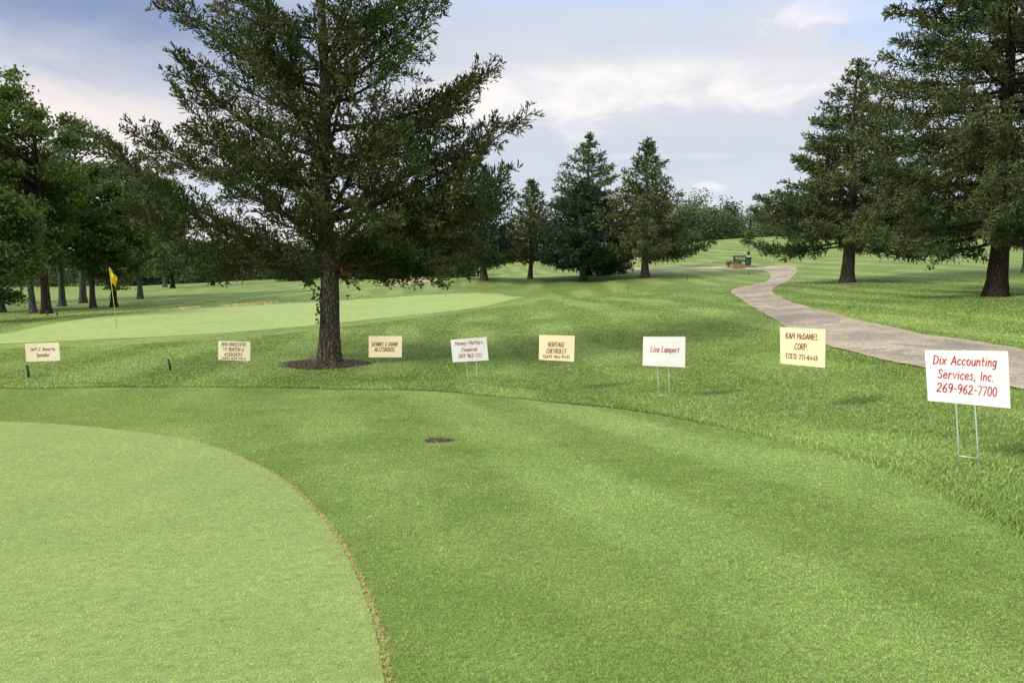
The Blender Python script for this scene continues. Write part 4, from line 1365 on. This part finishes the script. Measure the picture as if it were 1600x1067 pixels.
# -- the group in the middle distance
D_ = dict(group='spruces on the golf course', Lb=1.25, gap=.24, sp=.15, sl=.21, sr=.042, vert=(-.32, .25), droop=-.12, evar=.08, ns=3, up=.15, twigs=False, flare=1.35, t0=.12)
conifer('spruce_tree', ground(1006, 58), 10.6, prof((.12, 4.2, 4.9), (.20, 4.9, 4.6), (.40, 3.4, 3.2), (.58, 2.2, 2.2), (.76, 1.45, 1.45), (.92, .4, .4), (1, .05, .05)), 1.5, 82, .30, (M['needle_mid'], M['bark']),
        'spruce with a warm green crown left of the far path, one low branch reaching right', 61, el=(.0, .5), tipup=.1, sag=.10,
        hero=[bez(np.array([.1, 0, 1.5]), np.array([2.2, -.3, 1.35]), np.array([5.0, -.5, 2.7]), 9)], **dict(D_, vert=(-.22, .18)))
conifer('spruce_tree', ground(917, 67), 12.5, prof((.10, 3.9, 3.9), (.35, 4.0, 3.9), (.52, 3.6, 3.6), (.62, 3.3, 3.3), (.80, 1.9, 1.9), (.92, .55, .55), (1, .05, .05)), 1.6, 78, .30, (M['needle_mid'], M['bark']),
        'tallest spruce of the middle group, its layered top rising behind the rounder dark one', 62, el=(-.02, .22), tipup=.06, sag=.05, whorl=True, **dict(D_, Lb=1.0, vert=(-.16, .12), droop=-.08, up=.08))
conifer('spruce_tree', ground(910, 60), 7.6, prof((.08, 4.2, 3.4), (.3, 4.4, 3.5), (.55, 3.4, 3.0), (.78, 1.9, 1.9), (.93, .9, .9), (1, .2, .2)), 1.1, 110, .28, (M['needle_blue'], M['bark_grey']),
        'broad rounded dark green spruce in front of the tallest of the middle group', 63, el=(.0, .4), tipup=.08, sag=.06, **D_)
conifer('spruce_tree', ground(828, 65), 8.4, prof((.12, 3.5, 3.0), (.25, 3.5, 3.0), (.45, 2.5, 2.3), (.7, 1.3, 1.3), (.9, .5, .5), (1, .1, .1)), 1.6, 80, .22, (M['needle_mid'], M['bark']),
        'smallest spruce of the middle group, farthest left with a slim trunk', 64, el=(-.05, .4), tipup=.05, lean=.025, **D_)
conifer('spruce_tree', ground(757, 60), 9.0, prof((.12, 3.6, 2.4), (.3, 3.6, 2.5), (.5, 2.8, 2.0), (.75, 1.6, 1.3), (1, .1, .1)), 1.3, 90, .28, (M['needle_blue'], M['bark']),
        'dark spruce partly hidden behind the right branches of the big spruce', 65, el=(-.05, .3), tipup=.05, **D_)
conifer('spruce_bush', ground(950, 66), 2.6, prof((.0, 2.9, 2.3), (.4, 2.7, 1.9), (.8, 1.6, 1.0), (1, .5, .4)), .15, 60, .12, (M['needle_blue'], M['bark_dark']),
        'low dark spreading evergreen at the foot of the middle spruces', 66, el=(.0, .3), **dict(D_, group='low evergreens', Lb=.9))


# -- broadleaf trees
def broadleaf(name, base, H, clear, ell, trunk_r, mats, label, seed, nc=70, per=300, leaf=.2, spread=.75, lean=0.0, group='broadleaf trees', clusters=None, flat=.6, shell=.55, lumps=6):
    """ell = (x, y, z, rx, ry, rz) crown ellipsoid in local metres"""
    r_ = np.random.default_rng(seed)
    root = empty(name, base)
    tag(root, label, 'tree', group)
    tm_ = MB()
    top = ell[2] + ell[5] * .55
    at = trunk_mesh(tm_, top, trunk_r, seed, lean, 1.45, 14, 16, .12)
    u = unit(r_.normal(size=(nc, 3)))
    rad = shell + (1 - shell) * r_.random(nc) ** .6
    ld = unit(r_.normal(size=(lumps, 3)))
    lump = 1 + .16 * np.max(np.clip(u @ ld.T, 0, 1) ** 4, axis=1) - .16
    C_ = np.array(ell[:3]) + u * (rad * lump)[:, None] * np.array(ell[3:])
    C_ = C_[C_[:, 2] > clear]
    if clusters is not None:
        C_ = np.vstack([C_, clusters])
    crown = MB()
    for c_ in C_:
        h = np.clip(c_[2] - np.hypot(c_[0], c_[1]) * r_.uniform(.45, .85), clear * .8, top * .95)
        o = at(h)
        mid = (o + c_) / 2 + np.array([0, 0, -.06 * np.linalg.norm(c_ - o)]) + r_.normal(0, .12, 3)
        L = np.linalg.norm(c_ - o)
        tm_.tube(bez(o, mid, c_, 6), np.linspace(.022 + .014 * L, .012, 6), 5, cap=False)
        n = int(per * r_.uniform(.6, 1.4))
        k = r_.integers(3, 6)
        sub = c_ + r_.normal(0, spread * .55, (k, 3)) * np.array([1, 1, flat])
        pts_ = sub[r_.integers(0, k, n)] + r_.normal(0, spread * .45, (n, 3)) * np.array([1, 1, flat])
        pts_ = pts_[pts_[:, 2] > clear * .75]
        leaf_quads(crown, pts_, leaf, r_, hang=.3, nz=1.2)
    tm_.build('trunk', mats[1], root)
    crown.build('crown', [mats[0]], root, smooth=False)
    return root


LD, LM, LP = M['leaf_dark'], M['leaf_mid'], M['leaf_pale']
broadleaf('maple_tree', ground(76, 42), 13.5, 2.1, (-1.0, 0, 7.4, 3.3, 3.6, 6.0), .25, (LD, M['bark_dark']), 'dark maple with the thickest blackish trunk in the left grove', 71, nc=88, per=300, leaf=.20, spread=.62)
broadleaf('maple_tree', ground(2, 46), 15.5, 2.5, (-2.5, 0, 9.0, 4.6, 4.5, 6.8), .30, (LD, M['bark_grey']), 'tallest dark maple at the left edge of the picture', 72, nc=95, per=300, leaf=.22, spread=.65)
broadleaf('maple_tree', ground(55, 43.5), 11, 2.6, (-.8, .5, 6.5, 3.2, 3.0, 3.8), .19, (LD, M['bark_grey']), 'maple with a pale leaning trunk just left of the thick dark one', 73, nc=38, per=250, leaf=.22, lean=-.06, spread=.65)
broadleaf('maple_tree', ground(101, 53), 12, 3.0, (0, 0, 6.4, 3.6, 3.6, 3.8), .23, (LM, M['bark_grey']), 'maple with a short grey flaring trunk right of the thick dark one', 74, nc=48, per=230, leaf=.24, spread=.65)
broadleaf('maple_tree', ground(148, 48.5), 11.0, 2.2, (.3, 0, 5.6, 3.2, 3.0, 3.6), .19, (LM, M['bark_grey']), 'maple with a grey trunk between the thick dark trunk and the flag', 75, nc=42, per=240, leaf=.22, lean=.02, spread=.62)
broadleaf('vine_clad_tree', ground(181, 48.5), 9.5, 1.5, (.4, 0, 5.0, 2.7, 2.6, 3.2), .20, (LD, M['bark_dark']), 'dark tree with a leafy vine covered trunk right behind the flag', 76, nc=40, per=260, leaf=.20, spread=.62,
          clusters=np.array([(0, -.1, .5), (.1, 0, 1.2), (-.3, 0, .4), (0, 0, 2.0)]), group='broadleaf trees')
broadleaf('ash_tree', ground(133, 58), 15.5, 5.5, (.6, 0, 11.0, 3.2, 3.0, 2.7), .26, (LP, M['bark_grey']), 'airy pale green tree rising behind the dark maples', 77, nc=48, per=130, leaf=.24, spread=.8)
broadleaf('ash_tree', ground(223, 62), 11.5, 2.5, (.2, 0, 6.6, 3.6, 3.4, 4.2), .22, (LM, M['bark_grey']), 'green tree with a grey ivy dotted trunk, right end of the left grove', 78, nc=60, per=260, leaf=.26,
          clusters=np.array([(.2, -.1, 1.0), (.25, 0, 1.8)]))
broadleaf('maple_tree', ground(-35, 33), 7.5, .7, (.2, 0, 3.6, 2.5, 2.6, 3.2), .20, (LM, M['bark_grey']), 'nearest leafy tree cut off by the left edge, its foliage hanging nearly to the grass', 79, nc=70, per=420, leaf=.17, spread=.6)
broadleaf('maple_tree', ground(-60, 60), 15, 3, (0, 0, 8, 5, 5, 5), .3, (LD, M['bark_grey']), 'dark maple mostly outside the left edge, behind the nearest leafy tree', 80, nc=50, per=260, leaf=.3)
broadleaf('round_tree', ground(274, 90), 6.2, .8, (0, 0, 3.6, 2.6, 2.6, 2.8), .26, (LM, M['bark_dark']), 'small round green tree left of two standing alone on the far lawn', 81, nc=40, per=160, leaf=.3)
broadleaf('pale_tree', ground(262, 112), 10.0, 2.0, (0, 0, 6.6, 4.6, 4.2, 3.6), .3, (LP, M['bark_grey']), 'pale green rounded tree far off behind the left branches of the big spruce', 83, nc=50, per=190, leaf=.36)
broadleaf('round_tree', ground(336, 105), 6.4, .9, (.2, 0, 3.5, 3.0, 2.8, 2.8), .25, (LD, M['bark_dark']), 'small round dark tree right of two standing alone on the far lawn', 82, nc=40, per=160, leaf=.3)
broadleaf('shrub', ground(1166, 121), 2.0, .1, (0, 0, .7, 1.0, .8, .7), .06, (LM, M['bark_dark']), 'single low bush on the crest of the sunlit slope', 84, nc=16, per=90, leaf=.22, group='shrubs', spread=.35)
broadleaf('shrub', ground(1147, 66.8), .9, .02, (-.1, 0, .32, .75, .4, .30), .03, (LP, M['bark_dark']), 'pale flowering plants growing round the timber planter', 85, nc=16, per=70, leaf=.09, group='shrubs', spread=.2)
for k, (px, D, h, w_, lab) in enumerate([(466, 118, 3.4, 4.0, 'low dark spreading evergreen left behind the big spruce trunk'), (600, 108, 4.2, 4.2, 'dark evergreen thicket left of the sand bunker'),
                                         (560, 112, 4.0, 3.8, 'dark evergreen thicket just right of the big spruce trunk'), (668, 112, 4.4, 4.4, 'dark evergreen thicket behind the sand bunker'), (715, 100, 4.6, 3.4, 'dark evergreen thicket right of the sand bunker')]):
    conifer('spruce_bush', ground(px, D), h, prof((0, w_, w_), (.4, w_ * .85, w_ * .85), (.8, w_ * .45, w_ * .45), (1, .3, .3)), .2, 42, .15, (M['needle_blue'], M['bark_dark']), lab, 90 + k,
            **dict(D_, group='low evergreens', Lb=1.2, gap=.4, sp=.24, sl=.42, sr=.075), el=(.0, .3))


# -- far woods, one mass of crowns
def far_wood(name, spots, leaf, per, seed, label):
    r_ = np.random.default_rng(seed)
    mb = MB()
    for (px, D, h, w_) in spots:
        b = ground(px, D)
        k = r_.integers(16, 24)
        u = unit(r_.normal(size=(k, 3)))
        C_ = b + np.array([0, 0, h * .46]) + u * np.array([w_, w_, h * .5]) * r_.uniform(.5, 1.0, (k, 1))
        base_ = b + np.stack([np.linspace(-w_, w_, 5), np.zeros(5), np.full(5, h * .10)], -1)
        for c_ in np.vstack([C_, base_]):
            n = int(per * r_.uniform(.6, 1.3))
            leaf_quads(mb, c_ + np.clip(r_.normal(0, 1, (n, 3)), -1.7, 1.7) * np.array([w_ * .26, w_ * .26, h * .085]), leaf, r_, nz=1.0)
        mb.tube([b + np.array([0, 0, -.3]), b + np.array([0, 0, h * .6])], [.3, .15], 6, 1)
    tag(mb.build(name, [M['leaf_far'], M['bark_dark']], smooth=False), label, 'wood', kind='stuff')


fr = np.random.default_rng(7)
far_wood('far_wood', [(px, fr.uniform(150, 190), fr.uniform(7.0, 10.0), fr.uniform(3.6, 5.5)) for px in np.arange(-1000, 800, 19)] +
         [(px, fr.uniform(140, 150), fr.uniform(4, 7), 4) for px in np.arange(230, 760, 28)], .46, 110, 8, 'far line of mixed woodland along the back of the course on the left')
sp_ = [(px, fr.uniform(165, 200), np.interp(px, [1020, 1070, 1100, 1150, 1200, 1300, 1700], [10.5, 10.2, 9.8, 8.8, 9.5, 10, 11]) * fr.uniform(.8, 1.15), fr.uniform(3.2, 5)) for px in np.arange(985, 2300, 14)]
far_wood('hill_wood', sp_ + [(1050, 150, 9, 4), (1078, 150, 8, 3.8), (1112, 152, 7.5, 3.6), (1128, 158, 9, 3)], .44, 110, 9, 'wood along the crest of the hill between the middle and right hand spruces')
